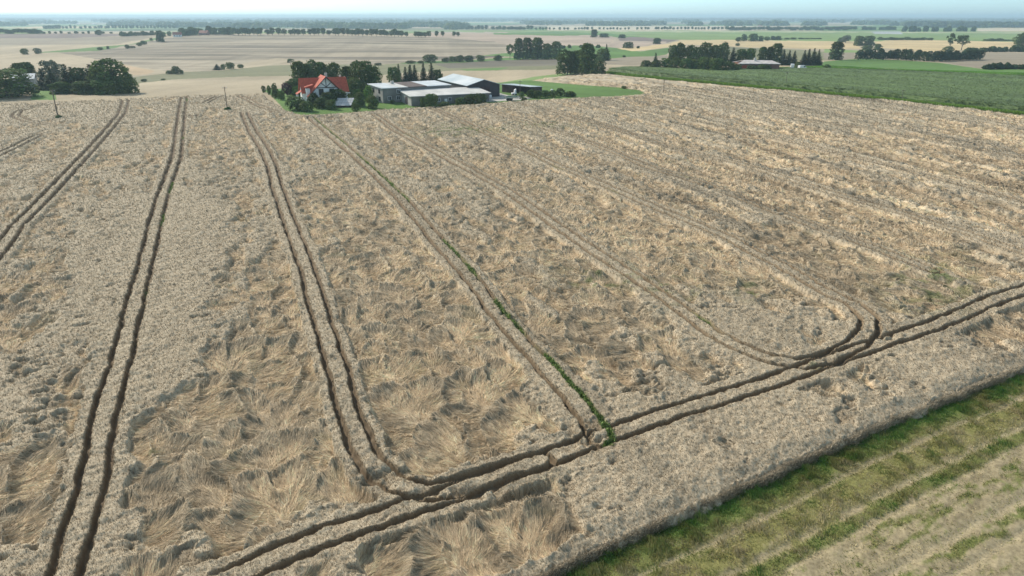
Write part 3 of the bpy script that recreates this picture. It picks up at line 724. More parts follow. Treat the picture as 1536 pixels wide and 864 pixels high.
# ================================================================ TREES
M_leaf = mat_vc('foliage', .85, .9, .3, spec=.2, rnd=.28, trans=.24)
M_bark = mat_pl('bark', (.10, .08, .06), .9, 3, .4)
def leaf_mesh(name, P, N, s, g, col, flat=.5):
    """leaf clump cards: quads centred at P, roughly facing N"""
    n = len(P)
    N = N + g.normal(0, flat, (n, 3)); N /= np.linalg.norm(N, axis=1)[:, None] + 1e-6
    A = np.cross(N, g.normal(0, 1, (n, 3))); A /= np.linalg.norm(A, axis=1)[:, None] + 1e-6
    B = np.cross(N, A); s = s[:, None]
    V = np.stack([P + A * s, P + B * s * .75, P - A * s * .8, P - B * s * .7], 1).reshape(-1, 3)
    return mesh_np(name, V, np.arange(4 * n).reshape(-1, 4), None, M_leaf, np.repeat(col, 4, 0))
def lobes_mesh(name, lobes, n, ls, seed, c, cv=.3, fill=.72):
    g = np.random.default_rng(seed); L = np.array(lobes, float)
    area = L[:, 3] * (L[:, 3] + L[:, 4]); k = g.choice(len(L), n, p=area / area.sum())
    d = g.normal(0, 1, (n, 3)); d /= np.linalg.norm(d, axis=1)[:, None]
    d[:, 2] = np.where(d[:, 2] < -.6, -d[:, 2], d[:, 2])
    lump = 1 + .16 * np.sin(d[:, 0] * 5 + k) * np.sin(d[:, 1] * 5 + 2 * k) + .10 * np.sin(d[:, 2] * 9 + k)
    rad = (fill + (1 - fill) * g.random(n) ** .5) * lump + (g.random(n) < .08) * .12
    P = L[k, :3] + d * np.stack([L[k, 3], L[k, 3], L[k, 4]], 1) * rad[:, None]
    # drop cards buried deep in another lobe
    bur = np.zeros(n, bool)
    for q in range(len(L)):
        e = (P - L[q, :3]) / np.array([L[q, 3], L[q, 3], L[q, 4]]); bur |= (np.linalg.norm(e, axis=1) < .62) & (k != q)
    P, d, k = P[~bur], d[~bur], k[~bur]; m = len(P)
    lv = 1 + cv * (g.random(len(L)) - .5); hue = g.random(len(L))
    col = np.array(c) * lv[k][:, None] * (.7 + .6 * g.random(m)[:, None])
    col[:, 0] *= 1 + .35 * (hue[k] - .5)
    return leaf_mesh(name, P, d, ls * (.6 + .8 * g.random(m)), g, col)
def trunk_mesh(name, H, r, limbs, seed, z1=.6):
    g = random.Random(seed); b = MB(); p = Vector((0, 0, -.4)); q = None
    steps = 4
    for i in range(steps):
        q = Vector((g.uniform(-.12, .12) * i, g.uniform(-.12, .12) * i, H * z1 * (i + 1) / steps))
        b.tube(p, q, r * (1 - .2 * i), r * (1 - .2 * (i + 1)), 7); p = q
    for i in range(limbs):
        a = 6.283 * i / limbs + g.uniform(-.4, .4); z = H * g.uniform(.25, .55)
        e = Vector((math.cos(a) * H * .22, math.sin(a) * H * .22, z + H * g.uniform(.12, .25)))
        b.tube((0, 0, z), e, r * .45, r * .12, 5)
    return b.mesh(name, M_bark)
G1 = (.085, .125, .034); G2 = (.095, .145, .038); G3 = (.050, .078, .034); G4 = (.125, .150, .10); G5 = (.11, .20, .04)
PROTO = {}
def add_proto(kind, W, crowns, trunk): PROTO[kind] = (W, crowns, trunk)
def lob_round(g, n, W, z0, z1, rmin, rmax, squash=.9, top=1.0, base=False):
    out = []
    zc, hz_ = (z0 + z1) / 2, (z1 - z0) / 2
    for i in range(n):
        t = i / max(1, n - 1); z = z0 + (z1 - z0) * (.16 + .68 * t)
        e = math.sqrt(max(.05, 1 - ((z - zc) / hz_) ** 2 * .85)); a = i * 2.4 + g.uniform(-.5, .5)
        r = g.uniform(rmin, rmax); rr_ = max(0, W / 2 * e - r) * g.uniform(.55, 1.1)
        out.append((math.cos(a) * rr_, math.sin(a) * rr_, z, r, r * squash))
    out.append((0, 0, z1 - rmax * .95 * top, rmax * .95, rmax * .9))
    if base:
        for i in range(6):
            a = i * 1.047 + g.uniform(-.3, .3); out.append((math.cos(a) * W * .28, math.sin(a) * W * .28, 1.2 + g.uniform(-.3, .5), W * .2, 1.7))
    return out
def mk(kind, W, nl, z0, rmin, rmax, n, ls, c, seeds, cv=.35, trunk=(.25, 5, .6), fill=.72, squash=.9, H=10, base=False):
    cs = []
    for s in seeds:
        g = random.Random(s); cs.append(lobes_mesh('crown', lob_round(g, nl, W, z0, H, rmin, rmax, squash, 1.0, base), n, ls, s, c, cv, fill))
    add_proto(kind, W, cs, trunk_mesh('trunk', H, trunk[0], trunk[1], seeds[0], trunk[2]))
mk('broad', 9.5, 17, 1.0, 1.5, 2.4, 6500, .30, G1, (1, 2, 3, 4), base=True)
mk('tall', 5.0, 14, .8, 1.0, 1.7, 4600, .26, G1, (5, 6, 7), base=True)
mk('light', 9.0, 15, .6, 1.3, 2.2, 5000, .30, G2, (8, 9), base=True)
mk('willow', 9.0, 13, 1.2, 1.3, 2.2, 3200, .28, G4, (10, 11), fill=.55)
mk('airy', 8.0, 11, 3.2, .8, 1.6, 1900, .26, G1, (12, 13, 14), trunk=(.22, 7, .7), fill=.4)
mk('shrub', 11.0, 15, -.5, 1.8, 3.0, 3000, .42, G1, (15, 16, 17), trunk=(.3, 4, .4))
mk('shrubl', 11.0, 15, -.5, 1.8, 3.0, 3000, .42, G5, (18, 19), trunk=(.3, 4, .4))
mk('shrubm', 11.0, 15, -.5, 1.8, 3.0, 3000, .42, G2, (20, 21), trunk=(.3, 4, .4))
mk('purple', 9.0, 13, .2, 1.5, 2.4, 2600, .36, (.075, .04, .045), (22,), trunk=(.3, 4, .4))
mk('avenue', 6.5, 9, 1.9, 1.2, 2.0, 800, .55, G1, (23, 24, 25), trunk=(.28, 4, .5))
mk('avtall', 4.6, 9, 1.2, .9, 1.5, 800, .48, G1, (26, 27), trunk=(.24, 4, .5))
mk('weed', 12.0, 10, -1, 1.8, 3.2, 1200, .8, (.06, .13, .03), (28,), trunk=(.2, 3, .3))
def conifer(name, seed, c):
    g = np.random.default_rng(seed); P = []; N = []
    for z in np.arange(.5, 9.9, .42):
        Rm = 2.05 * (1 - z / 10.2) ** .85 * (.9 + .2 * g.random())
        nb = max(5, int(13 * Rm / 2 + 4)); a0 = g.random() * 6
        for i in range(nb):
            a = a0 + 6.283 * i / nb + g.normal(0, .1); Rb = Rm * (.72 + .4 * g.random())
            for t in np.arange(.25, 1.01, .22 / max(.4, Rb)):
                for k in range(2):
                    P.append((math.cos(a) * Rb * t + g.normal(0, .08), math.sin(a) * Rb * t + g.normal(0, .08), z - .42 * t * Rb * .6 + g.normal(0, .09))); N.append((math.cos(a) * .4, math.sin(a) * .4, .8))
    P = np.array(P); N = np.array(N); m = len(P)
    col = np.array(c) * (.65 + .7 * g.random(m)[:, None])
    return leaf_mesh(name, P, N, .20 * (.7 + .7 * g.random(m)), g, col, .45)
add_proto('conifer', 4.3, [conifer('crown', 31, G3), conifer('crown', 32, G3)], trunk_mesh('trunk', 10, .18, 0, 3, .97))

def z_at(py, Y):
    b = (432 - py) / FPX; t = Y / (CP + b * SP); return CAM_H + (-SP + b * CP) * t
def spot(px, py, dist=None):
    if dist is None: return unp(px, py)
    X = 0.0
    for _ in range(6):
        z = ground(X, dist); f = dist * CP - (z - CAM_H) * SP; X = (px - 768) / FPX * f
    return X, dist
tcount = {}
NAMES = {'conifer': 'spruce_tree', 'shrub': 'shrub', 'shrubl': 'shrub', 'shrubm': 'shrub', 'weed': 'weed_clump', 'purple': 'purple_shrub', 'willow': 'willow_tree', 'airy': 'thin_tree', 'tall': 'tall_tree', 'avenue': 'avenue_tree', 'avtall': 'avenue_tree', 'broad': 'broadleaf_tree', 'light': 'broadleaf_tree'}
CATS = {'conifer': 'conifer', 'shrub': 'bush', 'shrubl': 'bush', 'shrubm': 'bush', 'weed': 'weeds', 'purple': 'bush'}
def tree(px, base, top, w, kind, label, group=None, dist=None, parts=True):
    X, Y = spot(px, base, dist); z = ground(X, Y); W, cs, tr = PROTO[kind]
    h = max(.8, z_at(top, Y) - z); sw = w / ppm(X, Y) / W * (1.9 if kind == 'conifer' else 1.14)
    k = tcount.get(kind, 0); tcount[kind] = k + 1
    rz = (k * 2.399) % 6.283
    if not parts:
        o = obj(NAMES[kind], cs[k % len(cs)], None, (X, Y, z), rz); o.scale = (sw, sw, h / 10.0)
        tag(o, label, CATS.get(kind, 'tree'), group); return o
    e = empty(NAMES[kind], (X, Y, z), rz); e.scale = (sw, sw, h / 10.0)
    tag(e, label, CATS.get(kind, 'tree'), group)
    obj('crown', cs[k % len(cs)], e); obj('trunk', tr, e)
    return e

# --- clump at the far left edge of the field
D = 292
for a in [
 (12, 155, 105, 82, 'broad', 'big dark broadleaf tree cut by the left edge of the photo', None, 268),
 (-45, 158, 108, 70, 'broad', 'dark tree mostly beyond the left edge', None, 272),
 (34, 146, 94.5, 22, 'tall', 'narrow dark tree rising behind the pale barn gable', None, 312),
 (46, 146, 93, 24, 'tall', 'taller narrow dark tree right of the pale barn gable', None, 318),
 (82, 146, 90.5, 36, 'willow', 'grey-green feathery willow behind the dark spruces', None, 330),
 (68, 146, 105, 17, 'conifer', 'short dark spruce in front of the grey willow, left one', None, 302),
 (80, 146, 102, 19, 'conifer', 'short dark spruce in front of the grey willow, right one', None, 300),
 (104, 148, 96, 21, 'conifer', 'pointed spruce with the highest tip left in the dark clump', None, 288),
 (113, 148, 100, 18, 'conifer', 'slightly shorter spruce beside the pointed one in the dark clump', None, 292),
 (124, 150, 101, 30, 'light', 'lighter green broadleaf tree in the middle of the dark clump', None, 290),
 (141, 150, 96, 24, 'conifer', 'spruce next to the big round tree in the dark clump', None, 288),
 (152, 150, 99, 24, 'tall', 'narrow dark tree pressed against the big round tree', None, 286),
 (168, 150, 90, 54, 'broad', 'big domed dark tree, highest of the left clump', None, 284),
 (190, 150, 112, 34, 'broad', 'low dark tree at the right end of the left clump', None, 282),
 (130, 152, 122, 40, 'broad', 'low dark tree at the foot of the left clump, left of centre', None, 279),
 (160, 152, 120, 40, 'broad', 'low dark tree at the foot of the left clump, right of centre', None, 278),
 (94, 152, 122, 32, 'light', 'rounded lighter green bush at the left foot of the dark clump', None, 280),
 (53, 151, 141, 7, 'shrubm', 'tiny green bush on the lawn by the big left tree', None, 282),
 (86, 150, 144, 8, 'shrub', 'tiny dark bush beside the leaning left pole', None, 277),
 ]: tree(*a)
# --- round the farmhouse
FH = [
 (451, 140, 92, 22, 'tall', 'slender dark tree left of the farmhouse roof'),
 (462, 139, 95, 20, 'tall', 'dark tree directly behind the left end of the red roof'),
 (474, 137, 92, 28, 'broad', 'leafy tree with uneven top behind the red roof'),
 (486, 136, 94, 24, 'broad', 'rounded tree behind the ridge of the red roof'),
 (502, 137, 95, 24, 'broad', 'square-topped dark tree behind the right part of the red roof'),
 (522, 140, 99, 19, 'tall', 'small egg-shaped tree just right of the red-roofed farmhouse'),
 (545, 144, 92, 38, 'broad', 'largest dark tree between the farmhouse and the grey building'),
 (562, 142, 101, 24, 'broad', 'dark tree leaning over the corner of the grey building'),
 (533, 146, 117, 30, 'broad', 'low dark tree under the largest farm tree'),
 (443, 142, 117, 26, 'light', 'green tree left of the farmhouse porch'),
 (396, 139, 129, 7, 'shrub', 'smallest round bush at the left tip of the farm lawn'),
 (404, 142, 129, 7, 'shrubm', 'small pale bush next to the left tip of the lawn'),
 (412, 143, 126, 9, 'shrub', 'small upright bush, third along the left lawn edge'),
 (414, 147, 134, 13, 'shrubm', 'round green bush on the left lawn edge'),
 (423, 150, 137, 11, 'shrubm', 'round green bush lower on the left lawn edge'),
 (431, 144, 125, 15, 'purple', 'dark purple leaved shrub on the lawn left of the house'),
 (449, 144, 129, 18, 'shrubl', 'bright green bush beside the farmhouse porch'),
 (445, 165, 146, 28, 'shrub', 'wide dark bush at the front left of the farm garden'),
 (461, 167, 152, 22, 'shrub', 'low dark bush at the very front of the garden'),
 (471, 158, 141, 18, 'shrub', 'dark bush in front of the farmhouse left corner'),
 (483, 162, 147, 24, 'shrubm', 'olive green bush in the middle of the garden thicket'),
 (495, 159, 139, 26, 'shrub', 'dark bush below the farmhouse windows'),
 (509, 156, 134, 28, 'broad', 'big dark shrub hiding the right half of the farmhouse wall'),
 (497, 164, 150, 18, 'shrub', 'dark bush left of the low ribbed-roof shed'),
 (534, 167, 155, 13, 'shrub', 'dark bush at the right end of the low ribbed-roof shed'),
 (541, 160, 138, 15, 'tall', 'upright shrub between shed and grey building'),
 (560, 163, 144, 20, 'shrub', 'round dark bush at the left corner of the grey building'),
 (553, 152, 129, 16, 'shrubl', 'light green bush behind the round dark one by the grey building'),
 (536, 151, 134, 14, 'shrubl', 'light green bush right of the farmhouse wing'),
 (589, 156, 150, 8, 'shrubm', 'small bush between the two lower windows of the grey building'),
 (636, 160, 147, 14, 'shrubm', 'green bush against the left part of the long barn wall'),
 (647, 161, 141, 21, 'broad', 'tallest bush in front of the long barn'),
 (690, 158, 147, 16, 'shrubm', 'green bush right of the white door of the long barn'),
 (705, 157, 142, 20, 'shrub', 'dark bush against the right part of the long barn wall'),
 (722, 155, 141, 20, 'shrub', 'dark bush at the right corner of the long barn'),
 (667, 160, 153, 18, 'shrubm', 'low weeds at the foot of the long barn wall'),
 (592, 131, 100, 22, 'light', 'grey-green leafy tree at the left of the spruce row'),
 (599, 130, 96, 10, 'conifer', 'spruce tip sticking out of the leafy tree, first of the row'),
 (609, 130, 100, 11, 'conifer', 'second spruce behind the flat roofed grey building'),
 (616, 130, 97, 13, 'conifer', 'third spruce behind the grey building, standing in a dense pair'),
 (623, 130, 97, 13, 'conifer', 'fourth spruce behind the grey building, right one of the dense pair'),
 (636, 130, 94, 11, 'conifer', 'slim single spruce standing free above the flat roof'),
 (648, 130, 94, 13, 'conifer', 'spruce just left of the blue roofed shed'),
 (657, 129, 104, 15, 'light', 'rounded leafy tree touching the blue shed roof'),
 ]
for a in FH: tree(*a)
HP = [(742, 148, 138, 0, 'x')]
for a in [
 (782, 147, 138, 10, 'shrubm', 'pale scrub at the open shed beside the yard'),
 (796, 146.5, 135, 15, 'shrubm', 'greyish bush at the left end of the green heap on the paddock'),
 (806, 147, 136, 15, 'shrub', 'dark bush second along the heap on the paddock'),
 (818, 146, 136, 14, 'shrubm', 'grey-green bush in the middle of the paddock heap'),
 (829, 145.5, 136, 14, 'shrub', 'dark round bush right of the middle of the paddock heap'),
 (840, 144, 133, 15, 'shrub', 'tallest round bush in the paddock heap'),
 (853, 145, 137, 16, 'shrub', 'flat dark bush near the right end of the paddock heap'),
 (860, 145, 139, 9, 'shrubm', 'last small bush at the right end of the paddock heap'),
 (786, 152, 146, 10, 'shrub', 'small dark bush right of the flat trailer'),
 (936, 133, 129, 8, 'shrubm', 'tuft of tall weeds on the far corner of the paddock'),
 (89, 180, 173.5, 12, 'weed', 'green weeds round the foot of the leaning left pole'),
 (95, 179, 175, 7, 'weed', 'small side tuft of weeds by the leaning left pole'),
 (342, 168, 161, 11, 'weed', 'green weeds round the foot of the pole left of the farm'),
 (990, 141.5, 139.5, 4, 'weed', 'dry tuft at the foot of the pole beside the maize'),
 ]: tree(*a)
# --- dark trees right of the farm, copse behind, field trees
for a in [
 (851, 112, 76, 34, 'broad', 'broad dark tree at the left of the dark group beyond the paddock'),
 (868, 111, 76, 28, 'broad', 'dark tree in the middle of the group beyond the paddock'),
 (880, 112, 64.5, 24, 'tall', 'tallest tree of the dark group beyond the paddock'),
 (896, 112, 90, 24, 'broad', 'low dark tree leaning at the right of the dark group'),
 (890, 108, 80, 14, 'airy', 'thin grey tree between the tallest and the low leaning tree'),
 (905, 91, 73, 21, 'broad', 'dark rounded tree behind the right of the dark group'),
 (909, 91, 66, 7, 'conifer', 'spruce tip above the rounded tree behind the dark group'),
 (747, 91, 83, 13, 'shrub', 'dark bush left of the tall copse'),
 (765, 89, 66, 13, 'airy', 'thin tree at the left end of the tall copse'),
 (778, 89, 57, 15, 'tall', 'first tall tree of the copse from the left'),
 (791, 89, 56.5, 17, 'tall', 'second tall tree of the copse from the left'),
 (806, 89, 56, 18, 'tall', 'third and highest tall tree of the copse'),
 (820, 89, 65, 17, 'tall', 'fourth tree of the copse with a ragged top'),
 (834, 88, 62, 16, 'tall', 'right-hand tree of the copse, partly behind the dark group'),
 (942, 72.5, 63, 16, 'broad', 'rounded tree alone in the pale field beyond the dark group'),
 (957, 72.5, 69, 6, 'shrub', 'tiny bush right of the rounded field tree'),
 (985, 66, 57, 12, 'broad', 'lone dark round tree on the pinkish field'),
 (936, 86, 83, 6, 'shrub', 'tiny bush on the green strip behind the maize'),
 (891, 56, 44, 10, 'tall', 'upright tree far off above the dark group'),
 (906, 56, 50, 15, 'broad', 'wide tree beside the far upright tree'),
 (933, 57, 51.5, 11, 'broad', 'far small round tree on the green strip'),
 (1107, 64, 55.5, 9, 'avenue', 'small tree with open trunk at the left of the far field group'),
 (1116, 62, 51.5, 9, 'broad', 'round tree second in the far field group'),
 (1130, 62, 50.5, 14, 'broad', 'widest round tree of the far field group'),
 (1106, 69, 65, 7, 'shrub', 'tiny bush below the far field group'),
 (1141, 62, 54, 8, 'broad', 'low tree just right of the widest far field tree'),
 (1150, 61, 55, 9, 'shrub', 'far bush left of the middle in the small row'),
 (1159, 60, 54, 8, 'tall', 'far upright little tree in the small row'),
 (1167, 60, 54, 9, 'broad', 'last little tree at the right of the small row'),
 (1253, 90, 62.5, 20, 'tall', 'single round-headed tree on the green strip beyond the maize'),
 (1240, 107, 97, 13, 'shrubm', 'round bush at the right end of the vehicle yard'),
 (1228, 98, 92, 12, 'shrubm', 'low bush on the meadow left of the single tree'),
 (1196, 104, 93, 9, 'shrub', 'dark bush standing between the parked vehicles'),
 (1424, 75, 49.5, 15, 'airy', 'open crowned tall tree on the hedge, left one of two'),
 (1442, 75, 52.5, 20, 'airy', 'wider open crowned tree on the hedge, right one of two'),
 (1422, 78, 70, 16, 'shrub', 'dark bush under the two open crowned trees'),
 (1531, 76, 49, 24, 'broad', 'big hazy tree cut by the right edge'),
 (1268, 64, 53, 16, 'willow', 'pale grey-green tree behind the right golden field'),
 (1262, 63, 56, 12, 'light', 'small light tree left of the pale grey-green one'),
 (1288, 69, 54, 15, 'broad', 'dark tree at the left end of the golden field'),
 (1303, 69, 54, 17, 'broad', 'widest dark tree at the left end of the golden field'),
 (1316, 75, 65.5, 11, 'light', 'small green tree in front of the golden field'),
 (1300, 76, 68, 16, 'light', 'wide light bush below the widest dark tree'),
 ]: tree(*a)
# trees round the right-hand farmstead
for i, (px, base, top, w, k, lab) in enumerate([
 (1009, 97, 68, 17, 'broad', 'leftmost tall tree of the right farmstead belt'),
 (1020, 97, 65, 17, 'broad', 'second tall tree of the right farmstead belt'),
 (1034, 97, 68, 15, 'broad', 'third tree of the belt, slightly lower with a flat top'),
 (1045, 97, 70, 15, 'light', 'greener tree left of the middle of the belt'),
 (1057, 97, 64.5, 20, 'broad', 'domed tree standing highest in the left half of the belt'),
 (1071, 97, 68, 17, 'broad', 'dark tree right of the domed one in the belt'),
 (1083, 97, 64.5, 18, 'broad', 'high dark tree above the middle of the belt'),
 (1098, 97, 71, 11, 'conifer', 'pointed dark tree in the gap at the middle of the belt'),
 (1110, 97, 73, 18, 'light', 'lighter green tree behind the left end of the pale roof'),
 (1124, 97, 72, 18, 'light', 'lighter green round tree behind the pale roof'),
 (1142, 97, 70, 13, 'tall', 'narrow dark tree behind the right part of the pale roof'),
 (1153, 97, 70, 12, 'tall', 'narrow tree left of the highest one by the pale roof'),
 (1163, 97, 65, 19, 'tall', 'highest tree at the right end of the belt'),
 (1174, 98, 74, 10, 'conifer', 'first spruce right of the brown gable'),
 (1182, 98, 75, 9, 'conifer', 'second spruce right of the brown gable'),
 (1190, 98, 76, 9, 'conifer', 'third spruce right of the brown gable'),
 (1205, 98, 75, 9, 'conifer', 'leftmost spruce of the separate spruce group'),
 (1211, 98, 73, 9, 'conifer', 'second spruce of the separate spruce group'),
 (1219, 98, 72, 10, 'conifer', 'tallest spruce of the separate spruce group'),
 (1226, 98, 74, 9, 'conifer', 'rightmost spruce of the separate spruce group'),
 (970, 105, 91, 17, 'shrub', 'leftmost bush in the front row along the maize'),
 (982, 106, 79, 9, 'conifer', 'thin spruce poking out of the front bushes'),
 (984, 106, 91, 17, 'shrub', 'bush at the foot of the thin spruce'),
 (998, 106, 88, 20, 'shrubm', 'third bush of the front row along the maize'),
 (1013, 107, 88, 20, 'shrub', 'fourth dark bush of the front row along the maize'),
 (1028, 108, 89, 20, 'shrubm', 'fifth bush of the front row along the maize'),
 (1043, 108, 90, 20, 'shrub', 'dark bush near the middle of the front row'),
 (1057, 109, 86, 24, 'broad', 'highest green tree in the front row along the maize'),
 (1073, 110, 88, 24, 'broad', 'full green tree next to the highest in the front row'),
 (1089, 110, 93, 20, 'shrub', 'lower dark bush right in the front row'),
 (1102, 110, 96, 20, 'shrub', 'bush at the left corner of the pale roofed building'),
 (1127, 109, 98, 16, 'shrub', 'dark bush under the eaves left of centre'),
 (1141, 109, 97, 18, 'shrub', 'dark bush under the eaves at the centre'),
 (1151, 109, 98, 12, 'shrub', 'dark bush next to the brown gable end'),
 (1140, 95, 88, 12, 'shrubm', 'small round treetop just above the pale roof'),
 ]): tree(px, base, top, w, k, lab)
# --- mid-distance bushes between the big slope and the farm
for a in [
 (645, 93.5, 82, 21, 'shrub', 'big round bush above the blue roofed shed'),
 (631, 95, 91, 10, 'shrub', 'low bush left of the big round one'),
 (616, 95, 91, 16, 'shrub', 'flat scrub at the left end of the bush row'),
 (668, 93.5, 86.5, 11, 'shrub', 'small bush second in the row behind the farm'),
 (679, 93, 85, 13, 'shrub', 'bush third in the row behind the farm'),
 (690, 93, 83.5, 15, 'shrub', 'round bush in the middle of the row behind the farm'),
 (703, 92.5, 83.5, 17, 'shrub', 'wide bush right of the middle of the row'),
 (721, 92, 83, 15, 'shrub', 'domed bush at the right end of the row'),
 (567, 98, 94.5, 12, 'shrub', 'flat scrub on the field above the tall farm trees'),
 (436, 97.5, 88, 12, 'airy', 'small open tree alone above the farmhouse garden'),
 (37, 81.5, 73, 12, 'shrub', 'left bush of the pair on the pale left fields'),
 (57, 80.5, 72.5, 12, 'shrub', 'right bush of the pair on the pale left fields'),
 (150, 75, 71, 9, 'shrub', 'low bush on the green track across the left fields'),
 (162, 73.5, 69, 4, 'tall', 'tiny upright bush on the green track'),
 (191, 73, 67, 6, 'shrub', 'small bush at the bend of the green track'),
 (198, 72, 69, 11, 'shrub', 'wider bush at the bend of the green track'),
 (209, 69, 64, 8, 'shrub', 'bush third up the green track'),
 (216, 67, 61, 9, 'shrub', 'bush fourth up the green track'),
 (227, 61, 57, 5, 'shrub', 'bush just below the lone track tree'),
 (241, 63, 46, 12, 'broad', 'lone rounded tree at the top of the green track'),
 (265, 111, 99.5, 13, 'broad', 'dark bush in the hollow below the big slope'),
 (255, 111, 106, 12, 'shrub', 'low scrub left of the dark bush in the hollow'),
 (273, 110.5, 105, 6, 'shrub', 'low scrub right of the dark bush in the hollow'),
 (326, 105, 96, 9, 'conifer', 'first dark spruce bush of the group on the olive strip'),
 (335, 104.5, 96.5, 8, 'shrub', 'second dark bush of the group on the olive strip'),
 (346, 103.5, 94, 14, 'shrub', 'largest dark bush of the group on the olive strip'),
 (361, 102, 96.5, 9, 'shrub', 'separate bush right of the group on the olive strip'),
 (216, 122.5, 118.5, 9, 'shrub', 'small bush on the field edge right of the dark clump'),
 (245, 120.5, 118, 7, 'shrub', 'smaller bush further right on that field edge'),
 (148, 52.5, 45, 9, 'shrub', 'small square bush on the mauve field'),
 (182, 53, 48, 5, 'shrub', 'tiny bush left of the far hedge'),
 ]: tree(*a)
# --- rows of look-alike trees far away
g = random.Random(3)
def row(x0, y0, x1, y1, step, hmin, hmax, wmin, wmax, kinds, label, group, gaps=(), parts=False, jit=.3):
    x = x0
    while x <= x1:
        t = (x - x0) / (x1 - x0); b = y0 + (y1 - y0) * t
        if not any(a <= x <= c for a, c in gaps):
            tree(x, b + g.uniform(-jit, jit) * .5, b - g.uniform(hmin, hmax), g.uniform(wmin, wmax), g.choice(kinds), label, group, None, parts)
        x += step * g.uniform(.7, 1.35)
row(274, 54, 300, 52.5, 6, 10, 14, 9, 12, ['avenue', 'broad'], 'dark tree between the two little houses on the skyline ridge', 'trees between the ridge houses', parts=True)
row(314, 52, 346, 52, 7, 8, 14, 8, 12, ['avenue', 'broad'], 'tree of uneven height right of the ridge houses', 'trees right of the ridge houses', parts=True)
row(351, 53.2, 398, 53.2, 5.2, 10, 12.5, 8, 10, ['avenue'], 'tree in the dense dark part of the ridge row', 'dense ridge row', parts=True)
row(402, 52.8, 500, 53.2, 7.5, 7.5, 12, 7, 10, ['avenue', 'avtall'], 'tree in the looser left half of the ridge row', 'looser left ridge row', [(456, 459), (480, 484)], parts=True)
row(503, 53.5, 620, 55.5, 5.6, 7.5, 12, 7, 10, ['avenue'], 'tree in the dense middle stretch of the ridge row', 'middle ridge row', [(572, 576), (617, 620)], parts=True)
row(624, 56, 646, 56.3, 5, 8, 10, 7, 9, ['avenue'], 'tree in the last dense block of the ridge row', 'last dense block of the ridge row', parts=True)
for px, top, lab in ((655, 46, 'tall tree standing apart after the ridge row'), (664, 46.5, 'slim tree second after the ridge row'), (681, 47, 'left tree of the last pair beyond the ridge row'), (687, 48, 'right tree of the last pair beyond the ridge row')):
    tree(px, 55, top, 6, 'avtall', lab)
row(183, 54.5, 236, 52.5, 5.5, 4, 7, 6, 9, ['shrub', 'broad'], 'tree in the low dark hedge left of the ridge houses', 'low hedge trees left of the ridge houses')
row(246, 55, 256, 54, 6, 5, 7, 6, 8, ['shrub', 'broad'], 'bush between the track tree and the white house', 'bushes by the white ridge house')
row(0, 50.5, 60, 50.5, 6, 5, 8, 7, 10, ['broad', 'avenue'], 'hazy tree in the far left belt', 'far left belt')
row(66, 50.5, 170, 50.5, 11, 2.5, 4.5, 4, 7, ['shrub'], 'hazy bush along the far mauve field', 'bushes along the mauve field')
row(68, 44.5, 92, 44.5, 3.5, 6, 7.5, 5, 6, ['avtall'], 'hazy tree in the dense far left avenue block', 'far left avenue block')
row(95, 44, 262, 43.5, 5.2, 4.5, 7, 3.5, 5, ['avenue', 'avtall'], 'hazy tree in the far left avenue', 'far left avenue', [(117, 120), (139, 141)])
row(700, 45.2, 800, 45.6, 5, 5, 8, 5, 7, ['avenue', 'avtall'], 'hazy tree in the left part of the long straight avenue', 'left part of the straight avenue', [(732, 735)])
row(804, 45.3, 960, 45, 5.2, 3.5, 5.2, 3, 4.5, ['avenue', 'avtall'], 'hazy tree in the thin middle part of the straight avenue', 'middle part of the straight avenue', [(835, 838), (853, 857), (890, 899), (944, 954)])
row(962, 45, 1086, 45, 4.6, 4, 5.5, 3.5, 5, ['avenue', 'avtall'], 'hazy tree in the right part of the straight avenue', 'right part of the straight avenue', [(974, 981), (1063, 1066)])
row(1090, 45.5, 1286, 45.5, 5.5, 4.5, 6.5, 6, 9, ['avenue', 'broad'], 'hazy tree in the far dark belt right of the avenue', 'far dark belt')
row(1296, 45, 1345, 44.8, 5.5, 4, 6, 6, 8, ['broad'], 'hazy tree in the belt beside the two pale blocks', 'belt by the pale blocks', [(1311, 1319)])
row(1150, 59.5, 1235, 58.5, 9, 1.5, 3, 7, 11, ['shrub'], 'low scrub on the far green meadow', 'meadow scrub')
row(1320, 60, 1400, 60.5, 7, 3, 5.5, 8, 12, ['shrub'], 'dark bush along the back of the golden field', 'bushes behind the golden field')
row(1478, 61.5, 1518, 61.5, 8, 2, 4, 8, 12, ['shrub'], 'dark bush right along the back of the golden field', 'bushes behind the golden field, right')

# --- hedges: one thing each, grown from many rounded lobes
def hedge(pts, step, rpx, hpx, n, c, label, seed, ls=.5):
    g = random.Random(seed); L = []
    W = [unp(*p) for p in pts]; ox, oy = W[0]; oz = ground(ox, oy)
    for (a, b), (c_, d) in zip(W[:-1], W[1:]):
        m = max(1, int(math.hypot(c_ - a, d - b) / step))
        for k in range(m):
            t = (k + g.random()) / m; x = a + (c_ - a) * t; y = b + (d - b) * t; s = ppm(x, y)
            h = hpx / s * g.uniform(.7, 1.12); r = rpx / s * g.uniform(.7, 1.2)
            L.append((x - ox + g.uniform(-.5, .5), y - oy + g.uniform(-2, 2), ground(x, y) - oz + h - r * .8, r, r * .9))
            L.append((x - ox, y - oy + g.uniform(-1, 1), ground(x, y) - oz + h * .35, r * 1.1, h * .45))
    me = lobes_mesh('hedge', L, n, ls, seed, c, .4)
    o = obj('hedge', me, None, (ox, oy, oz)); tag(o, label, 'hedge'); return o
hedge([(1286, 89.5), (1340, 89.5), (1400, 92.5), (1430, 91), (1469, 89.5)], 2.2, 5, 14, 26000, G3, 'long thick dark hedge of trees beyond the green strip', 61, .45)
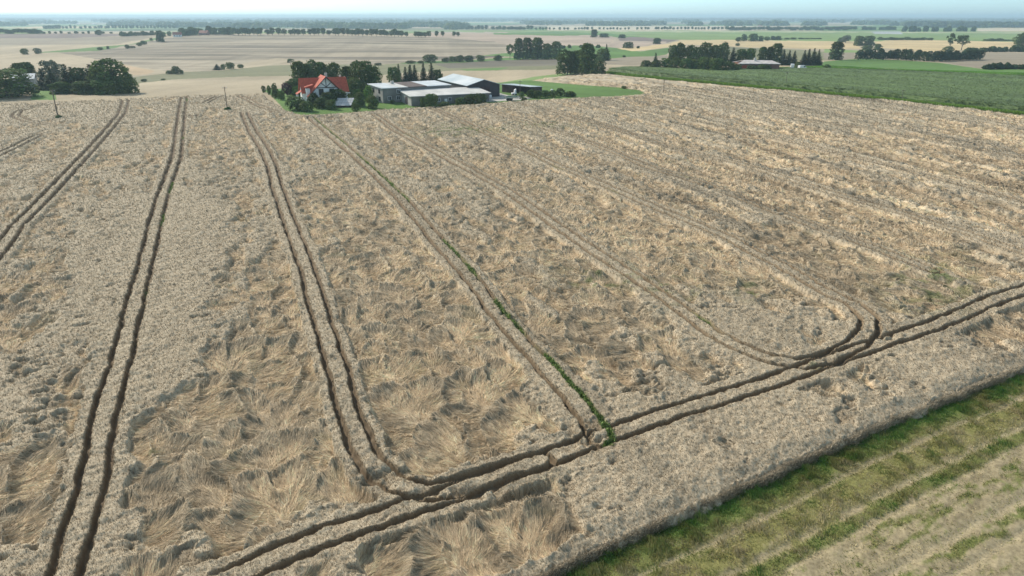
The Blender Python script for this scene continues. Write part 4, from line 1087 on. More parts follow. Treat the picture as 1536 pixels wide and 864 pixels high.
hedge([(1447, 78.5), (1500, 78), (1560, 77.5)], 4, 4, 7, 14000, G2, 'long low green hedge behind the right grey field', 62, .6)
hedge([(1477, 104), (1505, 103.5), (1560, 104)], 2, 4, 8, 9000, G3, 'short dark hedge at the right edge before the green strip', 63, .4)
hedge([(1352, 47.5), (1464, 47.2)], 14, 2.8, 6.5, 9000, G1, 'long rectangular plantation far off on the right', 64, 2.6)
hedge([(785, 76), (880, 71), (900, 72)], 9, 2.2, 4, 5000, G2, 'low green scrub line between the copse and the far round tree', 65, .9)

# --- woods far away that read as one mass
def woods(x0, x1, rows, seed, label, n):
    g = np.random.default_rng(seed); P = []; C_ = []
    for _ in range(n):
        ro = rows[g.integers(0, len(rows))]
        px = g.uniform(x0, x1); py = ro[0] + g.normal(0, ro[1])
        # clumps along the row
        if vn(np.array([px / ro[2]]), np.array([ro[0] * 3.3]), seed)[0] < ro[3]: continue
        py = max(py, 27.9)
        b = (432 - py) / FPX; Y = (CAM_H + 9) / max(1e-3, (SP - b * CP) / (CP + b * SP)); Y = min(Y, 15500)
        f = Y * CP + (CAM_H + 8) * SP; X = (px - 768) / FPX * f
        P.append((X, Y, float(HT(X, Y))))
    P = np.array(P); n = len(P)
    # each crown: a faceted, lumpy dome
    k = 14; d = g.normal(0, 1, (n, k, 3)); d /= np.linalg.norm(d, axis=2)[:, :, None]; d[:, :, 2] = np.abs(d[:, :, 2])
    sc = g.uniform(7, 13, (n, 1)) * (1 + P[:, 1:2] / 14000)
    C0 = P[:, None, :] + d * np.stack([sc * 1.3, sc * 1.3, sc * 1.35], 2) * g.uniform(.7, 1.05, (n, k, 1))
    C0 = C0.reshape(-1, 3); N = d.reshape(-1, 3); s = np.repeat(sc[:, 0], k) * .55
    A = np.cross(N, g.normal(0, 1, N.shape)); A /= np.linalg.norm(A, axis=1)[:, None]; B = np.cross(N, A)
    V = np.stack([C0 + A * s[:, None], C0 + B * s[:, None], C0 - A * s[:, None], C0 - B * s[:, None]], 1).reshape(-1, 3)
    col = np.repeat(np.array(G1) * (.7 + .6 * g.random((n, 1))), k, 0)
    o = obj('far_wood', mesh_np('far_wood', V, np.arange(len(V)).reshape(-1, 4), None, M_leaf, np.repeat(col, 4, 0))); tag(o, label, 'wood', kind='stuff')
woods(-120, 1660, [(28.6, .35, 400, -2), (29.4, .3, 200, -.6), (30.6, .3, 90, -.35)], 1, 'blue hazy wood along the whole horizon', 14000)
woods(-120, 1660, [(32.2, .3, 60, -.15), (33.8, .3, 45, .0), (35.5, .35, 40, .1), (37.5, .4, 35, .2), (39.2, .3, 30, .25)], 2, 'scattered hazy woods and tree lines on the far plain', 7000)
woods(1360, 1660, [(40.5, .5, 40, -.5), (38, .6, 50, -.4), (42, .4, 40, -.2)], 3, 'hazy tree belts behind the right plantation', 1500)
woods(240, 700, [(44, .6, 50, -.1), (41, .6, 60, -.3)], 4, 'hazy woods just behind the ridge row', 1300)
# ================================================================ MAIZE FIELD
MZ = [(912, 107), (950, 104), (1028, 107), (1126, 108.5), (1165, 107), (1250, 107), (1386, 112.5), (1536, 118.5), (1800, 132), (1800, 203), (1536, 171), (1373, 153), (1250, 141), (1087, 126), (1000, 118.5), (943, 113), (912, 109)]
mzW = unpl(MZ); mz = np.array(mzW); x0, y0 = mz.min(0); x1, y1 = mz.max(0)
fv = np.array(mzW[12]) - np.array(mzW[10]); fv /= np.linalg.norm(fv); fn = np.array([-fv[1], fv[0]])
aa = np.arange(-450, 500, .55); bb = np.arange(-250, 420, .9)
o0 = np.array(mzW[12])
A, B = np.meshgrid(aa, bb); X = o0[0] + fv[0] * A + fn[0] * B; Y = o0[1] + fv[1] * A + fn[1] * B
ins = inside(X, Y, mzW)
Xf, Yf = X.ravel(), Y.ravel(); q = np.nonzero(ins.ravel())[0]
Z = HT(Xf, Yf)
rowm = .5 + .5 * np.cos(A.ravel() * 0 + B.ravel() * 2 * math.pi / 3.6)
dm = np.full(Xf.size, -1.0)
d_, _ = seg_dist(Xf, Yf, mzW, True); dm = np.where(ins.ravel(), d_, -d_)
Hm = 1.75 + .16 * vn(Xf / .8, Yf / .8, 1) + .12 * vn(Xf / 2.5, Yf / 2.5, 2) + .2 * vn(A.ravel() / 90, B.ravel() / 7, 3)
Hm *= sst(0, .8, dm)
gcol = np.array((.115, .165, .055)) * (1 + .25 * vn(A.ravel() / 60, B.ravel() / 5, 1) + .2 * vn(Xf / 1.3, Yf / 1.3, 2) + .12 * vn(A.ravel() / 25, B.ravel() / 1.8, 3))[:, None]
nr_, nc_ = A.shape
kp = (dm > -1.1).reshape(A.shape); fk = kp[:-1, :-1] & kp[1:, :-1] & kp[:-1, 1:] & kp[1:, 1:]
ii, jj = np.nonzero(fk); b0 = ii * nc_ + jj; F = np.stack([b0, b0 + 1, b0 + nc_ + 1, b0 + nc_], -1)
used = np.zeros(Xf.size, bool); used[F.ravel()] = True; rm = np.cumsum(used) - 1
o = obj('maize_field', mesh_np('maize_field', np.stack([Xf, Yf, Z + Hm + .02], -1)[used], rm[F], None, mat_vc('maize_canopy', .7, 1.5, .2, spec=.3), gcol[used])); tag(o, kind='structure')
g = np.random.default_rng(9)
qq = np.nonzero((dm > .3) & (Yf < 520))[0]
wgt = 1.0 / (60 + Yf[qq]) ** 1.0 * np.where(dm[qq] < 4, 5, 1); pick = g.choice(qq, 150000, p=wgt / wgt.sum()); n = len(pick)
x = Xf[pick] + g.normal(0, .4, n); y = Yf[pick] + g.normal(0, .4, n); a = g.random(n) * 6.283; L_ = .5 + .5 * g.random(n); w_ = .10 + .08 * g.random(n)
z0 = Z[pick] + Hm[pick] - .15 * g.random(n) - (dm[pick] < 1.5) * g.random(n) * 1.0
dx_, dy_ = np.cos(a), np.sin(a)
V = np.stack([np.stack([x - dy_ * w_, y + dx_ * w_, z0], -1), np.stack([x + dy_ * w_, y - dx_ * w_, z0], -1), np.stack([x + dx_ * L_, y + dy_ * L_, z0 + .35 * g.random(n)], -1)], 1).reshape(-1, 3)
col = gcol[pick] * (.7 + .8 * g.random(n)[:, None])
o = obj('maize_leaves', mesh_np('maize_leaves', V, None, np.arange(3 * n).reshape(-1, 3), M_grass, np.repeat(col, 3, 0))); tag(o, 'dark green maize leaves and tassels over the maize field', 'maize leaves', kind='stuff')
# weedy yellow-green strip along the front of the maize
front = [unp(*p) for p in ((912, 109.5), (943, 113.5), (1000, 119), (1087, 127), (1250, 142), (1373, 154), (1536, 172), (1780, 202))]
n = 60000; cum = np.concatenate([[0], np.cumsum([math.hypot(front[i + 1][0] - front[i][0], front[i + 1][1] - front[i][1]) for i in range(len(front) - 1)])])
s = cum[-1] * g.random(n) ; fx_ = np.interp(s, cum, [p[0] for p in front]); fy_ = np.interp(s, cum, [p[1] for p in front])
off = -.3 - g.random(n) * 3.0 + .7 * vn(s / 8, s * 0, 2); off = -off - 1.2; x = fx_ + fn[0] * off; y = fy_ + fn[1] * off
z0 = HT(x, y); h = .35 + .75 * g.random(n); a = g.random(n) * 6.283; w_ = .16
V = np.stack([np.stack([x - np.cos(a) * w_, y - np.sin(a) * w_, z0], -1), np.stack([x + np.cos(a) * w_, y + np.sin(a) * w_, z0], -1), np.stack([x + g.normal(0, .15, n), y + g.normal(0, .15, n), z0 + h], -1)], 1).reshape(-1, 3)
col = np.array((.18, .30, .04)) * (.6 + .8 * g.random(n)[:, None])
o = obj('margin_weeds', mesh_np('margin_weeds', V, None, np.arange(3 * n).reshape(-1, 3), M_grass, np.repeat(col, 3, 0))); tag(o, 'yellow-green weedy margin between wheat and maize', 'weeds', kind='stuff')
# farm lawn and paddock grass
pad = [unp(*p) for p in FIELDS[31][1]]
pa = np.array(pad); n = 260000; x = g.uniform(pa[:, 0].min(), pa[:, 0].max(), n); y = g.uniform(pa[:, 1].min(), pa[:, 1].max(), n)
yard = [unp(*p) for p in FIELDS[32][1]]
ok = inside(x, y, pad) & ~inside(x, y, yard); x, y = x[ok], y[ok]; n = len(x)
z0 = HT(x, y); h = .12 + .22 * g.random(n) * (1 + vn(x / 6, y / 6, 1)); a = g.random(n) * 6.283; w_ = .14
V = np.stack([np.stack([x - np.cos(a) * w_, y - np.sin(a) * w_, z0], -1), np.stack([x + np.cos(a) * w_, y + np.sin(a) * w_, z0], -1), np.stack([x + g.normal(0, .12, n), y + g.normal(0, .12, n), z0 + h], -1)], 1).reshape(-1, 3)
col = np.array((.11, .26, .03)) * (.7 + .6 * g.random(n)[:, None]) * (1 + .25 * vn(x / 5, y / 9, 2))[:, None]
o = obj('lawn_grass', mesh_np('lawn_grass', V, None, np.arange(3 * n).reshape(-1, 3), M_grass, np.repeat(col, 3, 0))); tag(o, 'bright green grass of the farm lawn and paddock', 'grass', kind='stuff')
print('lawn', n)

# ================================================================ FARM BUILDINGS
M_white = mat_pl('white_render', (.78, .78, .75), .9, .8, .08)
M_red = mat_pl('red_roof_tiles', (.47, .095, .05), .75, 1.5, .16, wave=(2.5, 'Y'))
M_redf = mat_pl('faded_red_tiles', (.36, .13, .09), .7, 1.5, .16)
M_timber = mat_pl('dark_timber', (.035, .025, .02), .8)
M_glass = mat_pl('window_glass', (.02, .025, .03), .15, spec=.6)
M_frame = mat_pl('white_frame', (.8, .8, .8), .6)
M_grey = mat_pl('grey_cement_render', (.21, .20, .185), .95, .35, .22)
M_grey2 = mat_pl('pale_and_sunlit_cement', (.36, .35, .33), .95, .5, .18)
M_sheet = mat_pl('pale_sheet_roof', (.60, .59, .56), .75, .25, .14, wave=(1.6, 'X'))
M_tin = mat_pl('pale_felt_patch', (.60, .63, .64), .5, .3, .1)
M_brown = mat_pl('rusty_brown_felt', (.13, .10, .09), .9, .4, .3)
M_blue = mat_pl('blue_grey_sheet_roof', (.40, .50, .55), .6, .12, .14, c2=(.58, .62, .64), wave=(1.6, 'X'))
M_dark = mat_pl('dark_metal_cladding', (.060, .050, .055), .7, .4, .25, wave=(3.0, 'X'))
M_dbr = mat_pl('dark_brown_boards', (.075, .045, .045), .85, .8, .3)
M_conc = mat_pl('concrete', (.47, .45, .41), .9, .4, .15)
M_pole = mat_pl('weathered_pole', (.16, .13, .10), .9, 2, .25)
M_bk = mat_pl('brick', (.24, .12, .09), .9, 1, .2)
M_tyre = mat_pl('rubber', (.02, .02, .02), .8)
M_pv = mat_pl('pale_ribbed_panel', (.48, .49, .51), .4, .6, .08, spec=.5)

def window(b, p, x, z, w, h, out, name='window', fm=None):
    """window in a local wall: p maps (x, out, z) to local coordinates"""
    f = MB(); t = .09
    def bx(x0, z0, x1, z1, o0, o1, m):
        pts = [p(x0, o0, z0), p(x1, o0, z0), p(x1, o1, z0), p(x0, o1, z0), p(x0, o0, z1), p(x1, o0, z1), p(x1, o1, z1), p(x0, o1, z1)]
        k = len(m.v); m.v += pts; m.f += [[k + i for i in q] for q in ((0,3,2,1),(4,5,6,7),(0,1,5,4),(1,2,6,5),(2,3,7,6),(3,0,4,7))]
    bx(x - w / 2 - t, z - h / 2 - t, x - w / 2, z + h / 2 + t, 0, out, f); bx(x + w / 2, z - h / 2 - t, x + w / 2 + t, z + h / 2 + t, 0, out, f)
    bx(x - w / 2, z + h / 2, x + w / 2, z + h / 2 + t, 0, out, f); bx(x - w / 2, z - h / 2 - t, x + w / 2, z - h / 2, 0, out, f)
    bx(x - .03, z - h / 2, x + .03, z + h / 2, 0, out, f)
    fr = f.build(name, fm or M_frame, b)
    gl = MB(); bx(x - w / 2, z - h / 2, x + w / 2, z + h / 2, .002, out * .45, gl); gl.build('pane', M_glass, fr)

def farmhouse():
    X, Y = unp(490, 157); z = ground(X, Y); e = empty('farmhouse', (X, Y + 1.5, z), R(24))
    e.scale = (.94, .94, .97); tag(e, 'white farmhouse with bright red cross-gabled roof and dark timber framed gable', 'house')
    fm = lambda pts: pts
    # walls
    w = MB()
    w.prism([(-5.6, 0), (5.6, 0), (5.6, 9), (-5.6, 9)], -.6, 3.6)
    w.poly([(-5.6, 0, 3.6), (5.6, 0, 3.6), (0, 0, 9.0)]); w.poly([(5.6, 9, 3.6), (-5.6, 9, 3.6), (0, 9, 9.0)])
    w.prism([(-7.8, 3), (-5.61, 3), (-5.61, 10.2), (-7.8, 10.2)], -.6, 4.2)
    w.poly([(-7.8, 10.2, 4.2), (-7.8, 3, 4.2), (-7.8, 6.6, 8.2)])
    w.prism([(5.61, 3), (8.0, 3), (8.0, 10.2), (5.61, 10.2)], -.6, 4.2)
    w.poly([(8.0, 3, 4.2), (8.0, 10.2, 4.2), (8.0, 6.6, 8.2)])
    w.prism([(-6.9, 1.0), (-5.62, 1.0), (-5.62, 2.98), (-6.9, 2.98)], -.6, 5.4)
    w.build('wall', M_white, e)
    r = MB()
    def plane(a, b_, c, d, th=.22): r.slab([a, b_, c, d], th)
    plane((0, -1.0, 9.35), (0, 9.6, 9.35), (-6.9, 9.6, 2.8), (-6.9, -1.0, 2.8))
    plane((0, -1.0, 9.34), (6.5, -1.0, 3.2), (6.5, 9.6, 3.2), (0, 9.6, 9.34))
    plane((-8.4, 6.6, 8.55), (-8.4, 2.2, 3.9), (8.6, 2.2, 3.9), (8.6, 6.6, 8.55))
    plane((-8.4, 6.6, 8.54), (8.6, 6.6, 8.54), (8.6, 11.0, 3.9), (-8.4, 11.0, 3.9))
    plane((-7.3, .7, 5.9), (-4.4, .7, 6.7), (-4.4, 3.4, 6.7), (-7.3, 3.4, 5.9))
    ro = r.build('roof', M_red, e)
    c = MB(); c.box(1.2, 7.2, 7.5, 2.0, 8.0, 10.0); c.build('chimney', M_conc, ro)
    c = MB(); c.box(6.4, 7.6, 6.5, 7.1, 8.3, 9.1); c.build('chimney', M_conc, ro)
    p = MB(); p.slab([(-9.8, 4.2, 3.4), (-7.9, 4.2, 4.4), (-7.9, 8.2, 4.4), (-9.8, 8.2, 3.4)], .2); pr = p.build('porch_roof', M_red, e)
    p = MB(); p.box(-9.6, 4.5, -.6, -9.35, 4.75, 3.4); p.box(-9.6, 7.7, -.6, -9.35, 7.95, 3.4); p.build('porch_post', M_frame, e)
    t = MB()
    def beam(x0, z0, x1, z1, wd=.22):
        dx, dz = x1 - x0, z1 - z0; l = math.hypot(dx, dz); nx, nz = -dz / l * wd / 2, dx / l * wd / 2
        k = len(t.v)
        for yy in (-.10, -.003):
            t.v += [(x0 - nx, yy, z0 - nz), (x1 - nx, yy, z1 - nz), (x1 + nx, yy, z1 + nz), (x0 + nx, yy, z0 + nz)]
        t.f += [[k + i for i in q] for q in ((0, 1, 2, 3), (7, 6, 5, 4), (0, 4, 5, 1), (1, 5, 6, 2), (2, 6, 7, 3), (3, 7, 4, 0))]
    beam(-3.3, 5.6, 3.3, 5.6, .3); beam(0, 5.75, 0, 8.6); beam(0, 5.75, -1.7, 7.2); beam(0, 5.75, 1.7, 7.2)
    t.build('timber_frame', M_timber, e)
    v = MB()
    for s in (-1, 1):
        x1 = -6.9 if s < 0 else 6.5; z1 = 2.8 if s < 0 else 3.2
        v.poly([(0, -1.03, 9.38), (x1, -1.03, z1), (x1, -1.03, z1 - .35), (0, -1.03, 9.0)])
    v.build('bargeboard', M_timber, e)
    P = lambda x, o, z_: (x, -o, z_)
    for x in (-1.9, 1.9): window(e, P, x, 4.2, 1.5, 1.9, .1, fm=M_timber)
    for x in (-3.4, 0, 3.2): window(e, P, x, 1.3, 1.5, 1.5, .1)
    PL_ = lambda x, o, z_: (-7.8 - o, x, z_)
    for x, z_ in ((5.0, 1.3), (8.2, 1.3), (6.6, 5.6)): window(e, PL_, x, z_, 1.2, 1.4, .1)
    window(e, lambda x, o, z_: (-6.9 - o, x, z_), 2.0, 4.3, .9, 1.1, .08)
    p = MB(); p.slab([(-12, 1.5, .1), (-7.9, 1.5, .1), (-7.9, 5, .1), (-12, 5, .1)], .5); p.build('terrace', M_conc, e)
    p = MB(); p.box(7.0, -.2, -.6, 7.25, .05, 3.6); p.box(5.8, -.2, 3.4, 8.4, .1, 3.65); p.build('pergola_post', M_frame, e)
farmhouse()

def frame_from(A, C):
    """local frame: origin A, x towards C; returns empty location, rotation, length"""
    l = math.hypot(C[0] - A[0], C[1] - A[1]); return math.atan2(C[1] - A[1], C[0] - A[0]), l
# grey two storey building with a flat patched roof
A = unp(575, 155); C_ = unp(676, 147.5); rz, ln = frame_from(A, C_); z = ground(*A)
e = empty('grey_farm_building', (A[0], A[1], z), rz); tag(e, 'grey two-storey building with flat patched roof beside the farmhouse', 'farm building')
dpt = 13.0; hh = 4.8
print('grey', ln, 'rz', math.degrees(rz))
w = MB(); w.prism([(0, 0), (ln, 0), (ln, dpt), (0, dpt)], -1, [hh, hh, hh + .5, hh + .5]); w.build('wall', M_grey, e)
w = MB(); w.prism([(-.012, .02), (-.002, .02), (-.002, dpt), (-.012, dpt)], -1, [hh - .1, hh - .1, hh + .35, hh + .35]); w.build('end_wall', M_grey2, e)  # sunlit look of the left end painted as a paler skin
def strip(name, x0, x1, mat, par):
    s = MB(); s.slab([(x0, -.4, hh + .22), (x1, -.4, hh + .22), (x1, dpt + .3, hh + .74), (x0, dpt + .3, hh + .74)], .2); return s.build(name, mat, par)
rf = strip('roof', ln * .36, ln * .64, M_brown, e)
o_ = strip('pale_roof_patch', -.4, ln * .22 - .003, M_tin, rf); o_ = strip('light_roof_patch', ln * .22, ln * .36 - .003, M_sheet, rf); strip('pale_roof_patch', ln * .64 + .003, ln + .3, M_tin, rf)
c = MB(); c.box(7, 9, hh + .3, 8, 10, hh + 1.6); c.build('chimney', M_conc, rf)
P = lambda x, o, z_: (x, -o, z_)
for x, z_ in ((2.4, 1.5), (5.6, 1.5), (5.8, 3.7)): window(e, P, x, z_, 1.1, 1.2, .1)
PL_ = lambda x, o, z_: (-.015 - o, x, z_)
for x, z_ in ((3.0, 3.7), (8.5, 3.7), (3.0, 1.3)): window(e, PL_, x, z_, 1.2, 1.2, .1, fm=M_timber)
# long low barn
A = unp(617.5, 159.5); C_ = unp(734, 152); rz, ln = frame_from(A, C_); z = ground(*A)
e = empty('long_barn', (A[0], A[1], z), rz); tag(e, 'long low grey barn with pale ribbed roof in front of the farm', 'barn')
print('barn', ln)
dpt = 12.5
w = MB(); w.prism([(0, 0), (ln, 0), (ln, dpt), (0, dpt)], -1, [3.1, 3.1, 3.95, 3.95]); w.build('wall', M_grey, e)
w = MB(); w.prism([(-.012, .02), (-.002, .02), (-.002, dpt - .02), (-.012, dpt - .02)], -1, [3.05, 3.05, 3.85, 3.85]); w.build('end_wall', M_grey2, e)  # paler skin over the left end wall
s = MB(); s.slab([(-.6, -.6, 3.27), (ln + .5, -.6, 3.27), (ln + .5, dpt + .3, 4.2), (-.6, dpt + .3, 4.2)], .18); s.build('roof', M_sheet, e)
for x in (9.5, 13.6, 19, 23): window(e, P, x, 1.7, 1.0, 1.0, .1)
s = MB(); s.box(11.6, -.08, -.5, 12.6, -.002, 1.9); s.build('door', M_frame, e)
s = MB(); s.box(-.09, 4.2, -.5, -.014, 6.6, 2.6); s.build('door', M_dark, e)
# big shed with blue-grey roof
P0 = unp(702, 147.5); P1 = unp(744, 144); rz, ln = frame_from(P0, P1); z = ground(*P0)
bk = unp(645, 135); back = math.hypot(bk[0] - P0[0], bk[1] - P0[1])
ax = math.atan2(bk[1] - P0[1], bk[0] - P0[0]); print('shed', ln, back, math.degrees(rz), math.degrees(ax))
rz = ax - R(90); e = empty('machine_shed', (P0[0], P0[1], z), rz); tag(e, 'large dark shed with pale blue gabled roof behind the long barn', 'shed')
ln = 12.5; back = min(back, 30); he, ha = 4.4, 6.2
w = MB(); w.prism([(0, 0), (ln, 0), (ln, back), (0, back)], -1, he - .05); w.poly([(0, 0, he - .05), (ln, 0, he - .05), (ln / 2, 0, ha - .05)]); w.poly([(ln, back, he - .05), (0, back, he - .05), (ln / 2, back, ha - .05)]); w.build('wall', M_dark, e)
s = MB(); s.slab([(ln / 2, -.5, ha + .18), (ln / 2, back + .4, ha + .18), (-.5, back + .4, he + .05), (-.5, -.5, he + .05)], .16); s.slab([(ln / 2, -.5, ha + .175), (ln + .5, -.5, he + .05), (ln + .5, back + .4, he + .05), (ln / 2, back + .4, ha + .175)], .16); s.build('roof', M_blue, e)
s = MB(); s.box(3.6, -.1, -.5, 8.6, -.004, 3.8); s.build('sliding_door', M_dbr, e)
# open-fronted shed on the paddock
P0 = unp(753, 138); P1 = unp(796, 142.5); rz, ln = frame_from(P0, P1); z = ground(*P0); print('open', ln, math.degrees(rz))
e = empty('open_shed', (P0[0], P0[1], z), rz); tag(e, 'dark brown open-fronted shed with thin pale blue roof on the paddock', 'shed')
dpt = 6; w = MB(); w.prism([(0, 0), (.12, 0), (.12, dpt), (0, dpt)], -.8, 2.8); w.prism([(.13, dpt - .12), (ln, dpt - .12), (ln, dpt), (.13, dpt)], -.8, 2.5); w.prism([(.13, 0), (ln * .45, 0), (ln * .45, .12), (.13, .12)], -.8, 2.8); w.prism([(ln - .12, .3), (ln, .3), (ln, dpt - .13), (ln - .12, dpt - .13)], -.8, 2.6); w.build('wall', M_dbr, e)
s = MB(); s.slab([(-.4, -.5, 3.05), (ln + .3, -.5, 3.05), (ln + .3, dpt + .3, 2.75), (-.4, dpt + .3, 2.75)], .12); s.build('roof', M_blue, e)
for k in (.62, .8, .97):
    s = MB(); s.box(ln * k - .1, .0, -.8, ln * k + .1, .2, 2.9); s.build('post', M_timber, e)
# low garden shed with a pale gridded roof
P0 = unp(500, 161.5); P1 = unp(521, 163.5); rz, ln = frame_from(P0, P1); z = ground(*P0); print('low', ln)
ln = 5.6; e = empty('garden_shed', (P0[0], P0[1], z), R(4)); tag(e, 'low garden shed with sloping pale grey gridded roof in the garden bushes', 'shed')
w = MB(); w.prism([(.2, .3), (ln - .2, .3), (ln - .2, 4.2), (.2, 4.2)], -.5, [.6, .6, 2.2, 2.2]); w.build('wall', M_dbr, e)
s = MB(); s.slab([(-.2, -.1, .72), (ln + .2, -.1, .72), (ln + .8, 4.6, 2.6), (.6, 4.6, 2.6)], .1); rf = s.build('roof', M_pv, e)
s = MB()
for k in range(1, 7):
    x0 = -.2 + (ln + .4) * k / 7; x1 = .6 + (ln + .2) * k / 7
    s.slab([(x0 - .035, -.1, .725), (x0 + .035, -.1, .725), (x1 + .035, 4.6, 2.605), (x1 - .035, 4.6, 2.605)], .002 * 0 + .05)
s.v = [(a, b, c + .012) for a, b, c in s.v]; s.build('roof_rib', M_grey2, rf)
s = MB()
for k in (.36, .70): s.slab([(-.2 + .8 * k, -.1 + 4.7 * k, .75 + 1.88 * k), (ln + .2 + .6 * k, -.1 + 4.7 * k, .75 + 1.88 * k), (ln + .2 + .6 * k, .02 + 4.7 * k, .80 + 1.88 * k), (-.2 + .8 * k, .02 + 4.7 * k, .80 + 1.88 * k)], .05)
s.build('roof_batten', M_grey2, rf)
# concrete yard
pts = [unp(*p) for p in ((728, 153), (734, 143), (745, 138.5), (762, 143), (784, 144.5), (796, 147.5), (786, 150), (745, 152))]
cx, cy = pts[0]; pz = [ground(*p) + .06 for p in pts]
s = MB(); s.slab([(p[0], p[1], q) for p, q in zip(pts, pz)][::-1], .3); o = s.build('farm_yard', M_conc); tag(o, kind='structure')

# flat trailer
X, Y = unp(768, 151); z = ground(X, Y) + .06; e = empty('flat_trailer', (X, Y, z), R(-14)); tag(e, 'flat grey farm trailer with a dark green load standing in the yard', 'trailer')
s = MB(); s.box(-2.6, -1.1, .85, 2.6, 1.1, 1.0); s.build('platform', M_conc, e)
s = MB(); s.box(-2.6, -1.14, 1.0, 2.6, -1.08, 1.3); s.box(-2.6, 1.08, 1.0, 2.6, 1.14, 1.3); s.build('side_board', M_conc, e)
s = MB(); s.tube((2.6, 0, .8), (4.0, 0, .5), .07); s.build('drawbar', M_timber, e)
for x in (-1.4, -.4):
    for y_ in (-1.0, 1.0):
        s = MB(); s.tube((x, y_ - .12, .42), (x, y_ + .12, .42), .42, None, 14); s.build('wheel', M_tyre, e)
M_tarp = mat_pl('dark_green_tarp', (.03, .09, .05), .6)
X2, Y2 = unp(765, 149.4); s = MB(); s.slab([(-1.8, -.9, .45), (1.6, -.9, .4), (1.8, .9, .5), (-1.6, .9, .55)], .45)
o = s.build('tarpaulin', M_tarp, None, (X, Y, z + 1.02), R(-14)); tag(o, 'dark green tarpaulin lying folded on the flat trailer', 'tarpaulin')
# white machine standing by the shed
X, Y = unp(771, 143); z = ground(X, Y) + .05; e = empty('white_farm_machine', (X, Y, z), R(20)); tag(e, 'small white farm machine with raised hood beside the open shed', 'farm machine')
s = MB(); s.box(-.9, -.6, .35, .9, .6, .95); s.build('body', M_frame, e)
s = MB(); s.prism([(.0, -.5), (.7, -.5), (.8, .5), (.1, .5)], .955, [1.9, 2.3, 2.3, 1.9]); s.build('hood', M_frame, e)
for x in (-.6, .6):
    for y_ in (-.6, .6):
        s = MB(); s.tube((x, y_ - .1, .3), (x, y_ + .1, .3), .3, None, 12); s.build('wheel', M_tyre, e)
X, Y = unp(828, 141); s = MB(); z = ground(X, Y)
s.tube((0, 0, 0), (0, 0, .9), .55, .5, 12); s.tube((0, 0, .9), (0, 0, 1.1), .5, .18, 12); o = s.build('water_tank', M_frame, None, (X, Y + 1.2, z + .6)); tag(o, 'small white tank among the paddock bushes', 'tank')
s = MB(); s.tube((0, 0, 0), (0, 0, .9), .5, .5, 12); s.tube((0, 0, .9), (0, 0, 1.05), .5, .2, 12); X, Y = unp(735.5, 146.5); o = s.build('white_barrel', M_frame, None, (X, Y, ground(X, Y))); tag(o, 'white barrel at the right corner of the long barn', 'barrel')

# right-hand farm building
P0 = unp(1108, 108.5); P1 = unp(1156, 109); rz, ln = frame_from(P0, P1); z = ground(*P0); s_ = ppm(*P0); print('rb', ln, s_)
e = empty('farm_outbuilding', (P0[0], P0[1], z), R(-6)); tag(e, 'brown brick outbuilding with wide pale low-pitched roof in the right farmstead', 'farm building')
ln = 48 / s_; dpt = 13; hz1 = 12.5 / s_
w = MB(); w.prism([(0, 0), (ln, 0), (ln, dpt), (0, dpt)], -1, hz1); w.build('wall', M_bk, e)
s = MB(); s.slab([(-1, -.8, hz1 + .1), (ln + 3.8, -.8, hz1 + .1), (ln + 1, dpt / 2, hz1 + 1.3), (3.5, dpt / 2, hz1 + 1.5)], .25); s.slab([(3.5, dpt / 2, hz1 + 1.49), (ln + 1, dpt / 2, hz1 + 1.29), (ln + 3.8, dpt + .8, hz1 + .1), (-1, dpt + .8, hz1 + .1)], .25); rf = s.build('roof', mat_pl('weathered_pale_roof', (.52, .48, .46), .8, .5, .2), e)
c = MB(); c.box(8, 5, hz1 + .8, 9, 6, hz1 + 2.6); c.build('chimney', M_conc, rf)
w = MB(); w.prism([(ln + .01, 0), (ln + 3.5, .6), (ln + 3.5, dpt - 1), (ln + .01, dpt)], -1, hz1); w.build('end_wall', M_bk, e)
s = MB(); s.box(1.5, -.1, 1.2, 4.0, -.003, hz1 - .8); s.build('window', M_red, e)
s = MB(); s.box(4.6, -.1, .8, 6.4, -.003, hz1 - 1); s.build('door', M_frame, e)

# ---- vehicles
def car_proto(col, van=False):
    M = mat_pl('car_paint', col, .3, spec=.5)
    prof_ = [(-2.1, .35), (-2.1, .8), (-1.9, .95), (-1.25, 1.0), (-.75, 1.42), (.95, 1.45), (1.65, 1.0), (2.1, .85), (2.1, .35)]
    if van: prof_ = [(-2.4, .4), (-2.4, 2.0), (-2.2, 2.2), (1.0, 2.2), (1.7, 1.3), (2.4, 1.1), (2.4, .4)]
    s = MB(); n = len(prof_); y = .85
    s.v = [(a, -y, b) for a, b in prof_] + [(a, y, b) for a, b in prof_]
    s.f = [list(range(n))[::1], list(range(n, 2 * n))[::-1]] + [[i, n + i, n + (i + 1) % n, (i + 1) % n] for i in range(n)]
    body = s.mesh('body', M)
    s = MB(); s.box(-1.1 if not van else .2, -.87, 1.03 if not van else 1.35, 1.3 if not van else 1.3, .87, 1.33 if not van else 1.95)
    gl = s.mesh('side_window', M_glass)
    wm = MB(); wm.tube((0, -.1, 0), (0, .1, 0), .34, None, 12); wh = wm.mesh('wheel', M_tyre)
    return body, gl, wh, van
def car(pr, px, py, rz, label, dist=None):
    X, Y = spot(px, py, dist); e = empty('parked_van' if pr[3] else 'parked_car', (X, Y, ground(X, Y)), rz); tag(e, label, 'van' if pr[3] else 'car')
    obj('body', pr[0], e); obj('side_window', pr[1], e)
    for x in (-1.35, 1.35):
        for y in (-.8, .8): w = obj('wheel', pr[2], e); w.location = (x, y, .34)
cw = car_proto((.75, .75, .75)); cb = car_proto((.12, .2, .45)); cd = car_proto((.05, .05, .06)); vw = car_proto((.75, .76, .76), True); cgn = car_proto((.25, .42, .38))
car(cw, 57, 148, .3, 'white car parked left in the yard beside the dark clump', 303)
